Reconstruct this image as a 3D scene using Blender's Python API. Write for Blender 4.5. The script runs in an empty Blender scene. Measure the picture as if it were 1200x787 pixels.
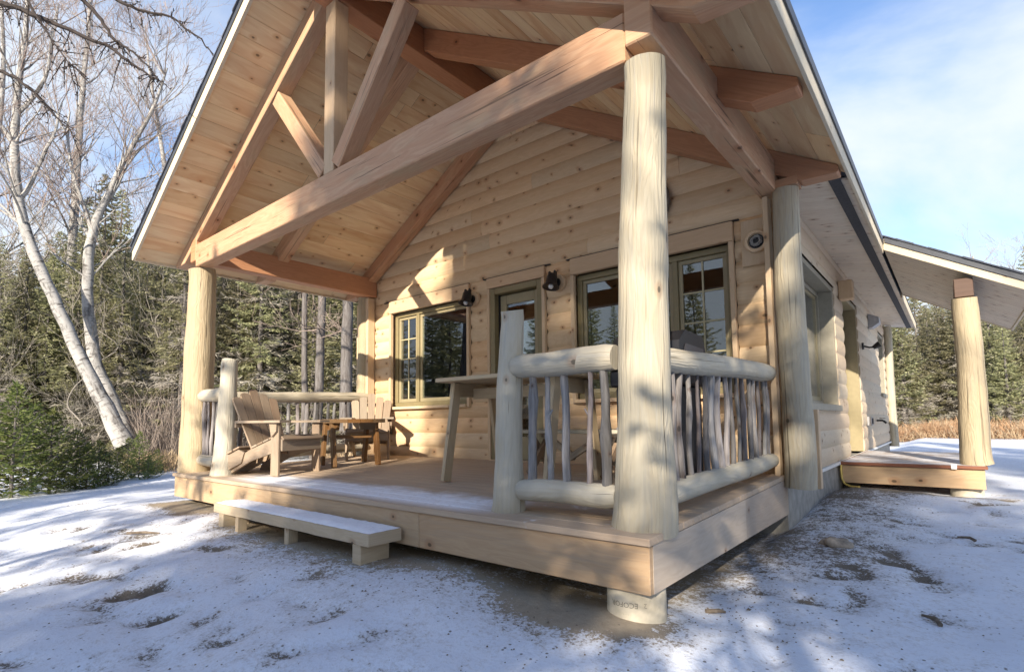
import bpy, math, random
import numpy as np
from mathutils import Vector, Matrix
R_ = math.radians
scene = bpy.context.scene
COL = scene.collection

# ------------------------------------------------------------------ mesh collector
class MB:
    def __init__(s): s.v=[]; s.f=[]; s.uv=[]; s.r=[]; s.sm=[]
    def poly(s, pts, faces, uvs, rnd=0., smooth=False):
        o=len(s.v); s.v.extend([tuple(p) for p in pts])
        for f,u in zip(faces,uvs):
            s.f.append(tuple(i+o for i in f)); s.uv.extend(u); s.r.append(rnd); s.sm.append(smooth)
    def box(s, x0,x1,y0,y1,z0,z1, axis=0, M=None, rnd=None):
        rnd=random.random() if rnd is None else rnd
        P=[Vector((x,y,z)) for x in (x0,x1) for y in (y0,y1) for z in (z0,z1)]
        F=[(0,1,3,2),(4,6,7,5),(0,4,5,1),(2,3,7,6),(0,2,6,4),(1,5,7,3)]
        ou=random.random()*9; ov=random.random()*5
        U=[]
        for k,f in enumerate(F):
            row=[]
            n=k//2
            oth=[i for i in (0,1,2) if i not in (axis,)]
            for i in f:
                p=P[i]
                if n==axis: row.append((p[oth[0]]*.15+ou,p[oth[1]]+ov))
                else:
                    w=[i2 for i2 in oth if i2!=n][0]
                    row.append((p[axis]+ou,p[w]+ov+n*.7))
            U.append(row)
        if M is not None: P=[M@p for p in P]
        s.poly(P,F,U,rnd)
    def beam(s,p0,p1,w,h,up=(0,0,1),rnd=None,cuts=None):
        p0=Vector(p0);p1=Vector(p1);d=p1-p0;L=d.length;x=d/L
        y=Vector(up).cross(x); y.normalize(); z=x.cross(y)
        M=Matrix(((x[0],y[0],z[0],p0[0]),(x[1],y[1],z[1],p0[1]),(x[2],y[2],z[2],p0[2]),(0,0,0,1)))
        s.box(0,L,-w/2,w/2,-h/2,h/2,0,M,rnd)
    def tube(s,path,radii,seg=10,caps=True,jit=0.,rnd=None,smooth=True,rng=random):
        rnd=rng.random() if rnd is None else rnd
        path=[Vector(p) for p in path]; n=len(path)
        if not hasattr(radii,'__len__'): radii=[radii]*n
        P=[];ref=None;ln=rng.random()*7;us=[]
        for i,p in enumerate(path):
            d=(path[min(i+1,n-1)]-path[max(i-1,0)]).normalized()
            if ref is None:
                ref=Vector((0,0,1)) if abs(d.z)<.9 else Vector((1,0,0))
            a=(ref-d*ref.dot(d)).normalized(); ref=a; b=d.cross(a)
            if i: ln+=(p-path[i-1]).length
            us.append(ln)
            for k in range(seg):
                t=2*math.pi*k/seg; r=radii[i]*(1+jit*(rng.random()-.5))
                P.append(p+a*(math.cos(t)*r)+b*(math.sin(t)*r))
        F=[];U=[];rm=max(radii); ov=rng.random()*4
        for i in range(n-1):
            for k in range(seg):
                k2=(k+1)%seg
                F.append((i*seg+k,i*seg+k2,(i+1)*seg+k2,(i+1)*seg+k))
                v0=ov+2*math.pi*rm*k/seg; v1=ov+2*math.pi*rm*(k+1)/seg
                U.append([(us[i],v0),(us[i],v1),(us[i+1],v1),(us[i+1],v0)])
        s.poly(P,F,U,rnd,smooth)
        if caps:
            for base,ring in ((0,list(range(seg))[::-1]),((n-1)*seg,list(range(seg)))):
                ps=[P[base+k] for k in range(seg)]
                s.poly(ps,[tuple(ring)],[[(ov+.02*math.cos(6.28*k/seg),ov+rm*math.sin(6.28*k/seg)) for k in ring]],rnd,False)
    def prism(s,poly,h0,h1,fn,rnd=None,uax=0):
        """poly: 2d points (ccw), extruded from h0 to h1; fn maps (a,b,h)->xyz"""
        rnd=random.random() if rnd is None else rnd
        n=len(poly); o=random.random()*9
        P=[Vector(fn(a,b,h0)) for a,b in poly]+[Vector(fn(a,b,h1)) for a,b in poly]
        uu=lambda q:(q[uax]+o,q[1-uax]+o)
        F=[tuple(range(n))[::-1],tuple(range(n,2*n))]
        U=[[uu(poly[i]) for i in range(n)][::-1],[uu(poly[i]) for i in range(n)]]
        s.poly(P,F,U,rnd)
        for i in range(n):
            j=(i+1)%n
            a,b=poly[i],poly[j]
            s.poly([P[i],P[j],P[n+j],P[n+i]],[(0,1,2,3)],[[(a[uax]+o,h0),(b[uax]+o,h0),(b[uax]+o,h1),(a[uax]+o,h1)]],rnd)
    def lathe(s,prof,seg=20,M=None,rnd=None):
        rnd=random.random() if rnd is None else rnd
        P=[];n=len(prof)
        for r,z in prof:
            for k in range(seg):
                t=2*math.pi*k/seg; p=Vector((r*math.cos(t),r*math.sin(t),z)); P.append(M@p if M is not None else p)
        F=[];U=[]
        for i in range(n-1):
            for k in range(seg):
                k2=(k+1)%seg; F.append((i*seg+k,i*seg+k2,(i+1)*seg+k2,(i+1)*seg+k))
                U.append([(i*.1,k/seg),(i*.1,(k+1)/seg),(i*.1+.1,(k+1)/seg),(i*.1+.1,k/seg)])
        s.poly(P,F,U,rnd,True)
        for base,ring in ((0,list(range(seg))[::-1]),((n-1)*seg,list(range(seg)))):
            s.poly([P[base+k] for k in range(seg)],[tuple(ring)],[[(.1*k,0) for k in ring]],rnd,False)
    def build(s,name,mat,parent=None,bevel=0.,local=False,sharp=40):
        me=bpy.data.meshes.new(name)
        off=Vector(parent_world(parent)) if (parent is not None and not local) else Vector((0,0,0))
        V=np.array(s.v,dtype=np.float32)-np.array(off,dtype=np.float32)
        me.from_pydata(V.tolist(),[],s.f)
        uvl=me.uv_layers.new(name='UVMap'); uvl.data.foreach_set('uv',np.array(s.uv,dtype=np.float32).ravel())
        at=me.attributes.new('rnd','FLOAT','FACE'); at.data.foreach_set('value',np.array(s.r,dtype=np.float32))
        me.polygons.foreach_set('use_smooth',np.array(s.sm,dtype=bool))
        me.materials.append(mat); me.update()
        if any(s.sm): me.set_sharp_from_angle(angle=R_(sharp))
        ob=bpy.data.objects.new(name,me); COL.objects.link(ob)
        if parent is not None: ob.parent=parent
        if bevel>0:
            m=ob.modifiers.new('bevel','BEVEL'); m.width=bevel; m.segments=1; m.limit_method='ANGLE'; m.angle_limit=R_(50)
        return ob

def parent_world(p):
    l=Vector(p.location)
    while p.parent is not None:
        p=p.parent; l=l+Vector(p.location)
    return l
def thing(name,label,cat,loc=(0,0,0),rz=0.,group=None):
    o=bpy.data.objects.new(name,None); COL.objects.link(o); o.location=loc; o.rotation_euler=(0,0,rz); o.empty_display_size=.1
    o['label']=label; o['category']=cat
    if group: o['group']=group
    return o
def tag(o,label,cat,group=None,kind=None):
    if label: o['label']=label
    if cat: o['category']=cat
    if group: o['group']=group
    if kind: o['kind']=kind
    return o
def copy_tree(o,parent=None):
    c=o.copy(); COL.objects.link(c)
    if parent is not None: c.parent=parent
    for ch in list(o.children): copy_tree(ch,c)
    return c

# ------------------------------------------------------------------ materials
class NT:
    def __init__(s,name):
        s.m=bpy.data.materials.new(name); s.m.use_nodes=True; s.t=s.m.node_tree; s.t.nodes.clear()
        s.out=s.n('ShaderNodeOutputMaterial')
    def n(s,ty,**k):
        o=s.t.nodes.new(ty)
        for a,b in k.items(): setattr(o,a,b)
        return o
    def l(s,a,b): s.t.links.new(a,b)
    def val(s,x,sock):
        if hasattr(x,'is_output'): s.l(x,sock)
        else: sock.default_value=x
    def math(s,op,a,b=0.,c=None,clamp=False):
        o=s.n('ShaderNodeMath',operation=op,use_clamp=clamp); s.val(a,o.inputs[0]); s.val(b,o.inputs[1])
        if c is not None: s.val(c,o.inputs[2])
        return o.outputs[0]
    def mix(s,f,a,b,mode='MIX'):
        o=s.n('ShaderNodeMix',data_type='RGBA',blend_type=mode); s.val(f,o.inputs[0])
        for x,k in ((a,6),(b,7)):
            if hasattr(x,'is_output'): s.l(x,o.inputs[k])
            else: o.inputs[k].default_value=(*x,1) if len(x)==3 else x
        return o.outputs[2]
    def noise(s,vec,scale=5.,det=4.,rough=.55,dist=0.,dim='3D'):
        o=s.n('ShaderNodeTexNoise',noise_dimensions=dim); s.l(vec,o.inputs['Vector']); o.inputs['Scale'].default_value=scale
        o.inputs['Detail'].default_value=det; o.inputs['Roughness'].default_value=rough; o.inputs['Distortion'].default_value=dist
        return o.outputs[0]
    def rng(s,x,a,b,c=0.,d=1.,smooth=False):
        o=s.n('ShaderNodeMapRange',clamp=True); o.interpolation_type='SMOOTHSTEP' if smooth else 'LINEAR'
        s.val(x,o.inputs[0]); o.inputs[1].default_value=a;o.inputs[2].default_value=b;o.inputs[3].default_value=c;o.inputs[4].default_value=d
        return o.outputs[0]
    def comb(s,x,y,z):
        o=s.n('ShaderNodeCombineXYZ'); s.val(x,o.inputs[0]);s.val(y,o.inputs[1]);s.val(z,o.inputs[2]); return o.outputs[0]
    def sep(s,v):
        o=s.n('ShaderNodeSeparateXYZ'); s.l(v,o.inputs[0]); return o.outputs
    def obj(s): return s.n('ShaderNodeTexCoord').outputs['Object']
    def geo(s): return s.n('ShaderNodeNewGeometry').outputs['Position']
    def uv(s): return s.n('ShaderNodeTexCoord').outputs['UV']
    def attr(s,n): return s.n('ShaderNodeAttribute',attribute_name=n).outputs['Fac']
    def bump(s,h,st=.3,d=.01):
        o=s.n('ShaderNodeBump'); o.inputs['Strength'].default_value=st; o.inputs['Distance'].default_value=d; s.l(h,o.inputs['Height']); return o.outputs[0]
    def bsdf(s,col,rough=.6,spec=.3,normal=None,metal=0.):
        b=s.n('ShaderNodeBsdfPrincipled')
        if hasattr(col,'is_output'): s.l(col,b.inputs['Base Color'])
        else: b.inputs['Base Color'].default_value=(*col,1)
        s.val(rough,b.inputs['Roughness']); s.val(metal,b.inputs['Metallic']); b.inputs['Specular IOR Level'].default_value=spec
        if normal is not None: s.l(normal,b.inputs['Normal'])
        return b
    def fin(s,b): s.l(b.outputs[0],s.out.inputs[0]); return s.m

def wood(name,light,dark,knots=.0,grain=.5,var=.18,rough=.62,spec=.25,streak=None,gs=1.,red=None,bump=.25,kscale=(3.,4.2),checks=False):
    n=NT(name); u,v,_=n.sep(n.uv()); r=n.attr('rnd'); rz=n.math('MULTIPLY',r,37.)
    lo=n.noise(n.comb(n.math('MULTIPLY',u,.9),n.math('MULTIPLY',v,5.),rz),1.6*gs,3.,.55,.6)
    fine=n.noise(n.comb(n.math('MULTIPLY',u,2.2),n.math('MULTIPLY',v,70.),rz),1.*gs,4.,.6,.2)
    ring=n.math('SINE',n.math('MULTIPLY_ADD',lo,46.,n.math('MULTIPLY',v,60.)))
    ring=n.rng(ring,-1,1)
    g=n.math('ADD',n.math('MULTIPLY',ring,.28),n.math('MULTIPLY',fine,.72))
    c=n.mix(n.rng(g,.25,.85,0,grain),light,dark)
    if red is not None: c=n.mix(n.rng(lo,.42,.68,0,.75),c,red)
    h=g
    if streak is not None:
        st=n.noise(n.comb(n.math('MULTIPLY',u,.8),n.math('MULTIPLY',v,14.),rz),1.7,5.,.7,.8)
        c=n.mix(n.rng(st,.52,.72,0,.75),c,streak)
    if checks:
        ck=n.noise(n.comb(n.math('MULTIPLY',u,.55),n.math('MULTIPLY',v,30.),rz),1.3,3.,.6,.4)
        ckm=n.rng(ck,.63,.67,0,.85,True); c=n.mix(ckm,c,tuple(x*.35 for x in dark))
        bl=n.noise(n.comb(n.math('MULTIPLY',u,2.),n.math('MULTIPLY',v,5.),rz),1.2,4.,.6)
        c=n.mix(n.rng(bl,.5,.72,0,.45),c,(.42,.33,.195))
    # board to board tone
    wn=n.n('ShaderNodeTexWhiteNoise',noise_dimensions='1D'); n.l(n.math('MULTIPLY',r,91.7),wn.inputs['W'])
    hs=n.n('ShaderNodeHueSaturation'); n.l(c,hs.inputs['Color']); n.l(n.rng(wn.outputs[0],0,1,1-var,1+var),hs.inputs['Value'])
    wn2=n.n('ShaderNodeTexWhiteNoise',noise_dimensions='1D'); n.l(n.math('MULTIPLY',r,53.1),wn2.inputs['W'])
    n.l(n.rng(wn2.outputs[0],0,1,.5-var*.07,.5+var*.05),hs.inputs['Hue']); n.l(n.rng(wn2.outputs[0],0,1,1+var,1-var),hs.inputs['Saturation'])
    c=hs.outputs[0]
    if knots>0:
        vo=n.n('ShaderNodeTexVoronoi',voronoi_dimensions='2D',feature='F1')
        n.l(n.comb(n.math('MULTIPLY_ADD',u,kscale[0],rz),n.math('MULTIPLY_ADD',v,kscale[1],n.math('MULTIPLY',rz,1.7)),0.),vo.inputs['Vector']); vo.inputs['Scale'].default_value=1.8
        d=n.math('ADD',vo.outputs['Distance'],n.math('MULTIPLY',n.math('SUBTRACT',fine,.5),.06))
        sel=n.math('GREATER_THAN',n.sep(vo.outputs['Color'])[0],1-knots); d=n.math('MULTIPLY',d,n.rng(n.sep(vo.outputs['Color'])[1],0,1,.75,1.9))
        halo=n.math('MULTIPLY',n.rng(d,.12,.36,1,0,True),sel)
        core=n.math('MULTIPLY',n.rng(d,.06,.115,1,0,True),sel)
        c=n.mix(n.math('MULTIPLY',halo,.5),c,(dark[0]*.80,dark[1]*.58,dark[2]*.48))
        c=n.mix(n.math('MULTIPLY',core,.85),c,tuple(x*.24 for x in dark))
    b=n.bsdf(c,rough,spec,n.bump(h,bump,.014 if checks else .006))
    return n.fin(b)

M={}
M['log']=wood('pine log siding',(.66,.48,.29),(.50,.33,.175),.27,.5,.09,.6)
M['sidelog']=wood('weathered pine siding',(.56,.46,.335),(.44,.345,.235),.17,.45,.09,.65)
M['ceil']=wood('tongue and groove pine',(.78,.595,.35),(.64,.44,.23),.17,.45,.09,.55,red=(.60,.36,.19))
M['timber']=wood('fir timber',(.56,.345,.205),(.42,.22,.115),.13,.8,.07,.55,red=(.47,.25,.135),kscale=(2.2,3.),checks=True)
M['timberdark']=wood('oiled fir timber',(.49,.235,.115),(.34,.14,.065),.10,.65,.08,.5,kscale=(2.2,3.))
M['peeled']=wood('peeled log',(.415,.37,.275),(.31,.265,.185),.12,.6,.05,.6,streak=(.29,.28,.25),kscale=(2.,2.6),bump=.5,checks=True)
M['peeledtan']=wood('tan peeled log',(.41,.335,.215),(.31,.235,.14),.12,.6,.05,.6,streak=(.32,.275,.20),kscale=(2.,2.6),bump=.5,checks=True)
M['rail']=wood('peeled rail',(.475,.43,.335),(.38,.33,.24),.12,.5,.05,.6,streak=(.38,.355,.305),kscale=(2.6,3.2),bump=.4,checks=True)
M['drift']=wood('driftwood grey branch',(.215,.20,.195),(.11,.095,.085),.25,.85,.42,.75,streak=(.40,.36,.325),kscale=(4.,4.),bump=.8)
M['skirt']=wood('deck skirt board',(.49,.35,.21),(.37,.24,.135),.11,.55,.07,.6,streak=(.38,.285,.20),kscale=(2.4,3.4))
M['skirtgrey']=wood('grey skirt board',(.42,.345,.27),(.32,.25,.185),.10,.5,.07,.65)
M['chair']=wood('weathered cedar',(.31,.24,.17),(.21,.15,.10),.05,.6,.14,.65)
M['table']=wood('honey stained pine',(.20,.105,.04),(.12,.058,.022),.06,.65,.10,.4)
M['bar']=wood('plain pine lumber',(.50,.39,.245),(.39,.29,.165),.08,.5,.08,.6)
M['trim']=wood('pine trim',(.60,.445,.285),(.48,.335,.195),.15,.5,.07,.6)
M['fascia']=wood('fascia pine',(.64,.545,.39),(.52,.42,.275),.05,.4,.05,.6)
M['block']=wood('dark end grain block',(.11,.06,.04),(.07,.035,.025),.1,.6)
M['soffit']=wood('whitewashed pine soffit',(.72,.63,.51),(.52,.42,.31),.42,.6,.05,.6)
M['step']=wood('rough step lumber',(.48,.385,.26),(.36,.27,.17),.12,.6,.08,.65,streak=(.40,.32,.23))

def simple(name,col,rough=.5,spec=.4,metal=0.,nz=.12,scale=18.,bump=.0):
    n=NT(name); f=n.noise(n.obj(),scale,4.)
    c=n.mix(n.rng(f,.3,.7),tuple(x*(1-nz) for x in col),tuple(min(1,x*(1+nz)) for x in col))
    return n.fin(n.bsdf(c,rough,spec,n.bump(f,bump,.004) if bump else None,metal))
M['olive']=simple('olive window paint',(.225,.182,.092),.42,.4,nz=.06)
M['doorolive']=simple('olive door paint',(.30,.25,.145),.45,.4,nz=.06)
M['greyolive']=simple('grey olive frame paint',(.27,.245,.185),.5,.4,nz=.08)
M['muntin']=simple('pale grille bar',(.42,.37,.22),.4,nz=.05)
M['black']=simple('black metal',(.012,.012,.014),.38,.5,nz=.3)
M['grill']=simple('black enamel',(.010,.010,.012),.55,.35,nz=.2)
M['grillgrey']=simple('grey enamel lid panel',(.035,.035,.042),.4,.4,nz=.15)
M['flash']=simple('dark flashing',(.03,.028,.026),.6,nz=.2)
M['drip']=simple('drip edge metal',(.055,.06,.07),.45,.5,nz=.1)
M['shingle']=simple('asphalt shingle',(.085,.09,.105),.9,.2,nz=.4,scale=90.,bump=.6)
M['concrete']=simple('concrete',(.30,.285,.255),.9,.2,nz=.22,scale=9.,bump=.3)
M['pier']=simple('cardboard form tube',(.50,.445,.34),.85,.2,nz=.30,scale=9.,bump=.15)
M['ink']=simple('faded ink',(.20,.18,.145),.8,nz=.1)
M['white']=simple('white metal flashing',(.72,.72,.70),.5,nz=.05)
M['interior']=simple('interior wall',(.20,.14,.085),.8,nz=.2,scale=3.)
M['vent']=simple('vent strip',(.045,.045,.05),.8,nz=.3,scale=60.)
M['grey']=simple('grey plastic',(.33,.33,.34),.5,nz=.06)
M['yellow']=simple('yellow cord',(.55,.40,.10),.5,nz=.1)
M['rock']=simple('granite rock',(.30,.245,.185),.9,.2,nz=.45,scale=22.,bump=.6)
M['stick']=simple('dead stick',(.17,.135,.10),.9,.2,nz=.4,scale=30.)
M['teal']=simple('blue green tarp',(.10,.26,.32),.5,nz=.15)
M['wire']=simple('cable wire',(.30,.29,.27),.4,nz=.1)
M['snowthin']=None

def glass():
    n=NT('window glass'); fr=n.n('ShaderNodeFresnel'); fr.inputs[0].default_value=1.55
    f=n.math('MULTIPLY',fr.outputs[0],2.1,clamp=True)
    t=n.n('ShaderNodeBsdfTransparent'); t.inputs[0].default_value=(.62,.66,.64,1)
    g=n.n('ShaderNodeBsdfGlossy'); g.inputs['Roughness'].default_value=.012; g.inputs[0].default_value=(.95,.97,1,1)
    wob=n.noise(n.obj(),1.3,1.); n.l(n.bump(wob,.05,.05),g.inputs['Normal'])
    m=n.n('ShaderNodeMixShader'); n.l(f,m.inputs[0]); n.l(t.outputs[0],m.inputs[1]); n.l(g.outputs[0],m.inputs[2]); n.l(m.outputs[0],n.out.inputs[0])
    return n.m
M['glass']=glass()

def deckmat():
    n=NT('cedar deck boards'); u,v,_=n.sep(n.uv()); r=n.attr('rnd'); rz=n.math('MULTIPLY',r,37.)
    fine=n.noise(n.comb(n.math('MULTIPLY',u,2.),n.math('MULTIPLY',v,60.),rz),1.,4.,.6)
    wn=n.n('ShaderNodeTexWhiteNoise',noise_dimensions='1D'); n.l(n.math('MULTIPLY',r,91.7),wn.inputs['W'])
    c=n.mix(n.rng(fine,.3,.75),(.50,.385,.265),(.38,.275,.185))
    c=n.mix(n.rng(wn.outputs[0],0,1,0,.45),c,(.40,.295,.215))
    # dusting of snow lying along the open front edge
    p=n.geo(); x,y,z=n.sep(p)
    w=n.noise(p,2.2,5.,.65); w2=n.noise(p,26.,4.,.7)
    ex=n.math('ADD',y,n.math('MULTIPLY',n.math('SUBTRACT',w,.5),.55))
    front=n.rng(ex,.34,.60,1,0,True)
    lx=n.math('MULTIPLY',n.rng(x,-4.9,-4.0,0,1,True),n.rng(x,-1.4,-.9,1,0,True))
    edge=n.rng(y,-.02,.13,.0,1)
    msk=n.math('MULTIPLY',n.math('MULTIPLY',front,lx),edge)
    msk=n.math('MULTIPLY',msk,n.rng(w2,.25,.5,.55,1.))
    spot=n.math('MULTIPLY',n.rng(n.noise(p,3.3,4.,.6),.60,.70,0,.75,True),n.math('MULTIPLY',n.rng(w2,.4,.6),n.rng(x,-2.,-.6,0.,1.)))
    msk=n.math('MAXIMUM',msk,n.math('MULTIPLY',spot,.8))
    c=n.mix(n.math('MULTIPLY',msk,.93),c,(.83,.84,.86))
    return n.fin(n.bsdf(c,.7,.2,n.bump(fine,.25,.004)))
M['deck']=deckmat()

def snowmat():
    n=NT('thin snow over dirt'); p=n.geo()
    a=n.attr('dirt')
    n1=n.noise(p,3.1,6.,.65); n2=n.noise(p,17.,6.,.75); n3=n.noise(p,55.,5.,.75)
    s=n.math('ADD',a,n.math('ADD',n.math('MULTIPLY',n.math('SUBTRACT',n1,.5),.75),n.math('MULTIPLY',n.math('SUBTRACT',n2,.5),1.5)))
    s=n.math('ADD',s,n.math('MULTIPLY',n.math('SUBTRACT',n3,.5),1.7))
    msk=n.rng(s,.34,.62,0,1,True)
    dirt=n.mix(n.rng(n2,.3,.7),(.085,.065,.045),(.20,.165,.125)); dirt=n.mix(n.rng(n3,.55,.7,0,.6),dirt,(.30,.27,.23))
    sand=n.mix(n.rng(n2,.3,.7),(.27,.215,.15),(.36,.30,.215)); 
    dirt=n.mix(n.attr('sand'),dirt,sand)
    snow=n.mix(n.rng(n1,.3,.7),(.70,.735,.80),(.79,.815,.86)); 
    snow=n.mix(n.rng(s,.0,.40,0,.5),snow,(.46,.425,.39))
    vo=n.n('ShaderNodeTexVoronoi',voronoi_dimensions='3D',feature='F1'); n.l(p,vo.inputs['Vector']); vo.inputs['Scale'].default_value=34.
    dd=n.math('ADD',vo.outputs['Distance'],n.math('MULTIPLY',n.math('SUBTRACT',n3,.5),.35))
    cl=n.sep(vo.outputs['Color'])[0]
    pat=n.noise(p,1.9,4.,.65)
    thr=n.rng(n.math('ADD',pat,n.math('MULTIPLY',a,.45)),.42,.72,.985,.70)
    spk=n.math('MULTIPLY',n.rng(dd,.16,.30,1,0,True),n.math('GREATER_THAN',cl,thr))
    snow=n.mix(n.math('MULTIPLY',spk,.85),snow,(.10,.08,.06))
    c=n.mix(msk,snow,dirt)
    h=n.math('ADD',n.math('MULTIPLY',n2,.6),n.math('MULTIPLY',n3,.5))
    return n.fin(n.bsdf(c,n.rng(msk,0,1,.55,.95),.25,n.bump(h,.55,.025)))
M['ground']=snowmat()
def snowclean():
    n=NT('dusting of snow'); p=n.obj(); f=n.noise(p,14.,5.,.7); g=n.noise(p,90.,3.)
    c=n.mix(n.rng(f,.3,.65),(.78,.78,.80),(.88,.885,.90)); c=n.mix(n.rng(g,.68,.74,0,.6),c,(.35,.28,.2))
    return n.fin(n.bsdf(c,.6,.25,n.bump(n.math('ADD',f,g),.4,.01)))
M['snowthin']=snowclean()

def leafmat(name,c0,c1,c2,trans=.35,rough=.6):
    n=NT(name); r=n.attr('rnd'); u=n.n('ShaderNodeObjectInfo').outputs['Random']
    c=n.mix(n.rng(r,0,.6),c0,c1); c=n.mix(n.rng(r,.72,1.),c,c2)
    hs=n.n('ShaderNodeHueSaturation'); n.l(c,hs.inputs['Color']); n.l(n.rng(u,0,1,.8,1.25),hs.inputs['Value'])
    n.l(n.rng(u,0,1,.47,.51),hs.inputs['Hue']); c=hs.outputs[0]
    b=n.bsdf(c,rough,.2); t=n.n('ShaderNodeBsdfTranslucent'); n.l(c,t.inputs[0])
    m=n.n('ShaderNodeMixShader'); m.inputs[0].default_value=trans; n.l(b.outputs[0],m.inputs[1]); n.l(t.outputs[0],m.inputs[2]); n.l(m.outputs[0],n.out.inputs[0])
    return n.m
M['spruce']=leafmat('spruce needles',(.20,.21,.11),(.36,.355,.20),(.52,.49,.36),.48)
M['fir']=leafmat('young fir needles',(.085,.12,.035),(.165,.205,.062),(.27,.29,.115),.42)
M['lichen']=leafmat('grey twig lichen',(.28,.26,.215),(.38,.355,.295),(.46,.43,.36),.15,.9)
M['brush']=leafmat('bare brown brush',(.19,.16,.125),(.30,.26,.205),(.38,.34,.28),.1,.9)
M['orange']=leafmat('dry orange brush',(.30,.18,.095),(.42,.28,.155),(.50,.41,.27),.2,.9)
M['drygrass']=leafmat('dry grass',(.34,.26,.14),(.46,.37,.21),(.55,.46,.28),.25,.9)
def barkmat(name,base,dark,birch=False):
    n=NT(name); u,v,_=n.sep(n.uv()); r=n.attr('rnd'); rz=n.math('MULTIPLY',r,31.)
    if birch:
        a=n.noise(n.comb(n.math('MULTIPLY',u,14.),n.math('MULTIPLY',v,2.2),rz),1.,4.,.6)
        b_=n.noise(n.comb(n.math('MULTIPLY',u,1.5),n.math('MULTIPLY',v,3.),rz),1.2,5.,.7)
        c=n.mix(n.rng(b_,.35,.7),base,tuple(x*.72 for x in base)); c=n.mix(n.rng(a,.55,.66,0,.85),c,dark)
        c=n.mix(n.rng(b_,.53,.66,0,.8),c,dark); h=a
    else:
        a=n.noise(n.comb(n.math('MULTIPLY',u,4.),n.math('MULTIPLY',v,24.),rz),1.,5.,.7,.5); c=n.mix(n.rng(a,.35,.65),dark,base); h=a
    return n.fin(n.bsdf(c,.85,.2,n.bump(h,.6,.02)))
M['birch']=barkmat('white birch bark',(.37,.355,.33),(.05,.042,.037),True)
M['bark']=barkmat('grey spruce bark',(.19,.175,.165),(.085,.072,.064))
M['twig']=simple('dark twig bark',(.040,.032,.028),.9,.2,nz=.3)
M['birchtwig']=simple('birch twig',(.25,.195,.165),.85,.2,nz=.3)

# ------------------------------------------------------------------ camera (also used to lay things out in the plan)
CAM=Vector((1.1267,-2.3664,.5515)); YAW,PIT,ROL=R_(39.357),R_(4.3481),R_(-.6733); FPX,PX,PY=627.864,600.18,445.33
_f=Vector((-math.sin(YAW)*math.cos(PIT),math.cos(YAW)*math.cos(PIT),math.sin(PIT)))
_r=Vector((math.cos(YAW),math.sin(YAW),0)); _u=_r.cross(_f)
_R=_r*math.cos(ROL)+_u*math.sin(ROL); _U=_u*math.cos(ROL)-_r*math.sin(ROL)
cd=bpy.data.cameras.new('camera'); cam=bpy.data.objects.new('camera',cd); COL.objects.link(cam)
cam.matrix_world=Matrix(((_R[0],_U[0],-_f[0],CAM[0]),(_R[1],_U[1],-_f[1],CAM[1]),(_R[2],_U[2],-_f[2],CAM[2]),(0,0,0,1)))
cd.sensor_width=36; cd.sensor_fit='HORIZONTAL'; cd.lens=FPX/1200*36; cd.shift_x=(600-PX)/1200; cd.shift_y=(PY-393.5)/1200
cd.clip_start=.05; cd.clip_end=3000; scene.camera=cam
def at(u,v,d):
    "point at image direction (u,v) at depth d metres"
    return CAM+(_f+_R*((u-PX)/FPX)-_U*((v-PY)/FPX))*d

# ------------------------------------------------------------------ light
SUN_EL=R_(23.5); SH=Vector((.381,-.9245,0))      # horizontal direction towards the sun
TO_SUN=Vector((SH.x*math.cos(SUN_EL),SH.y*math.cos(SUN_EL),math.sin(SUN_EL)))
sl=bpy.data.lights.new('sun','SUN'); sl.energy=5.0; sl.angle=R_(.53); sl.color=(1,.90,.76)
so=bpy.data.objects.new('sun',sl); COL.objects.link(so); so.rotation_euler=TO_SUN.to_track_quat('Z','Y').to_euler()
w=bpy.data.worlds.new('World'); scene.world=w; w.use_nodes=True; t=w.node_tree; t.nodes.clear()
def wn(ty,**k):
    o=t.nodes.new(ty)
    for a,b in k.items(): setattr(o,a,b)
    return o
wo=wn('ShaderNodeOutputWorld'); sky=wn('ShaderNodeTexSky',sky_type='NISHITA'); sky.sun_disc=False; sky.sun_elevation=SUN_EL
sky.sun_rotation=math.atan2(SH.x,SH.y); sky.air_density=1.1; sky.dust_density=.6; sky.ozone_density=2.2
bg=wn('ShaderNodeBackground'); bg.inputs[1].default_value=.125
tint=wn('ShaderNodeMix',data_type='RGBA',blend_type='MULTIPLY'); tint.inputs[0].default_value=1; tint.inputs[7].default_value=(.92,.97,1.10,1); t.links.new(sky.outputs[0],tint.inputs[6]); t.links.new(tint.outputs[2],bg.inputs[0])
tc=wn('ShaderNodeTexCoord'); sp=wn('ShaderNodeSeparateXYZ'); t.links.new(tc.outputs['Generated'],sp.inputs[0])
def wmath(op,a,b,clamp=False):
    o=wn('ShaderNodeMath',operation=op,use_clamp=clamp)
    for i,x in enumerate((a,b)):
        if hasattr(x,'is_output'): t.links.new(x,o.inputs[i])
        else: o.inputs[i].default_value=x
    return o.outputs[0]
zz=wmath('MAXIMUM',sp.outputs[2],.04)
zd=wmath('ADD',zz,.22)
cx=wmath('DIVIDE',sp.outputs[0],zd); cy=wmath('DIVIDE',sp.outputs[1],zd)
cb=wn('ShaderNodeCombineXYZ'); t.links.new(cx,cb.inputs[0]); t.links.new(cy,cb.inputs[1]); cb.inputs[2].default_value=3.7
nz=wn('ShaderNodeTexNoise'); t.links.new(cb.outputs[0],nz.inputs[0]); nz.inputs['Scale'].default_value=1.15; nz.inputs['Detail'].default_value=7; nz.inputs['Roughness'].default_value=.56; nz.inputs['Distortion'].default_value=.35
hz=wn('ShaderNodeMapRange'); t.links.new(sp.outputs[2],hz.inputs[0]); hz.inputs[1].default_value=.05; hz.inputs[2].default_value=.62; hz.inputs[3].default_value=.34; hz.inputs[4].default_value=-.10
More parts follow.
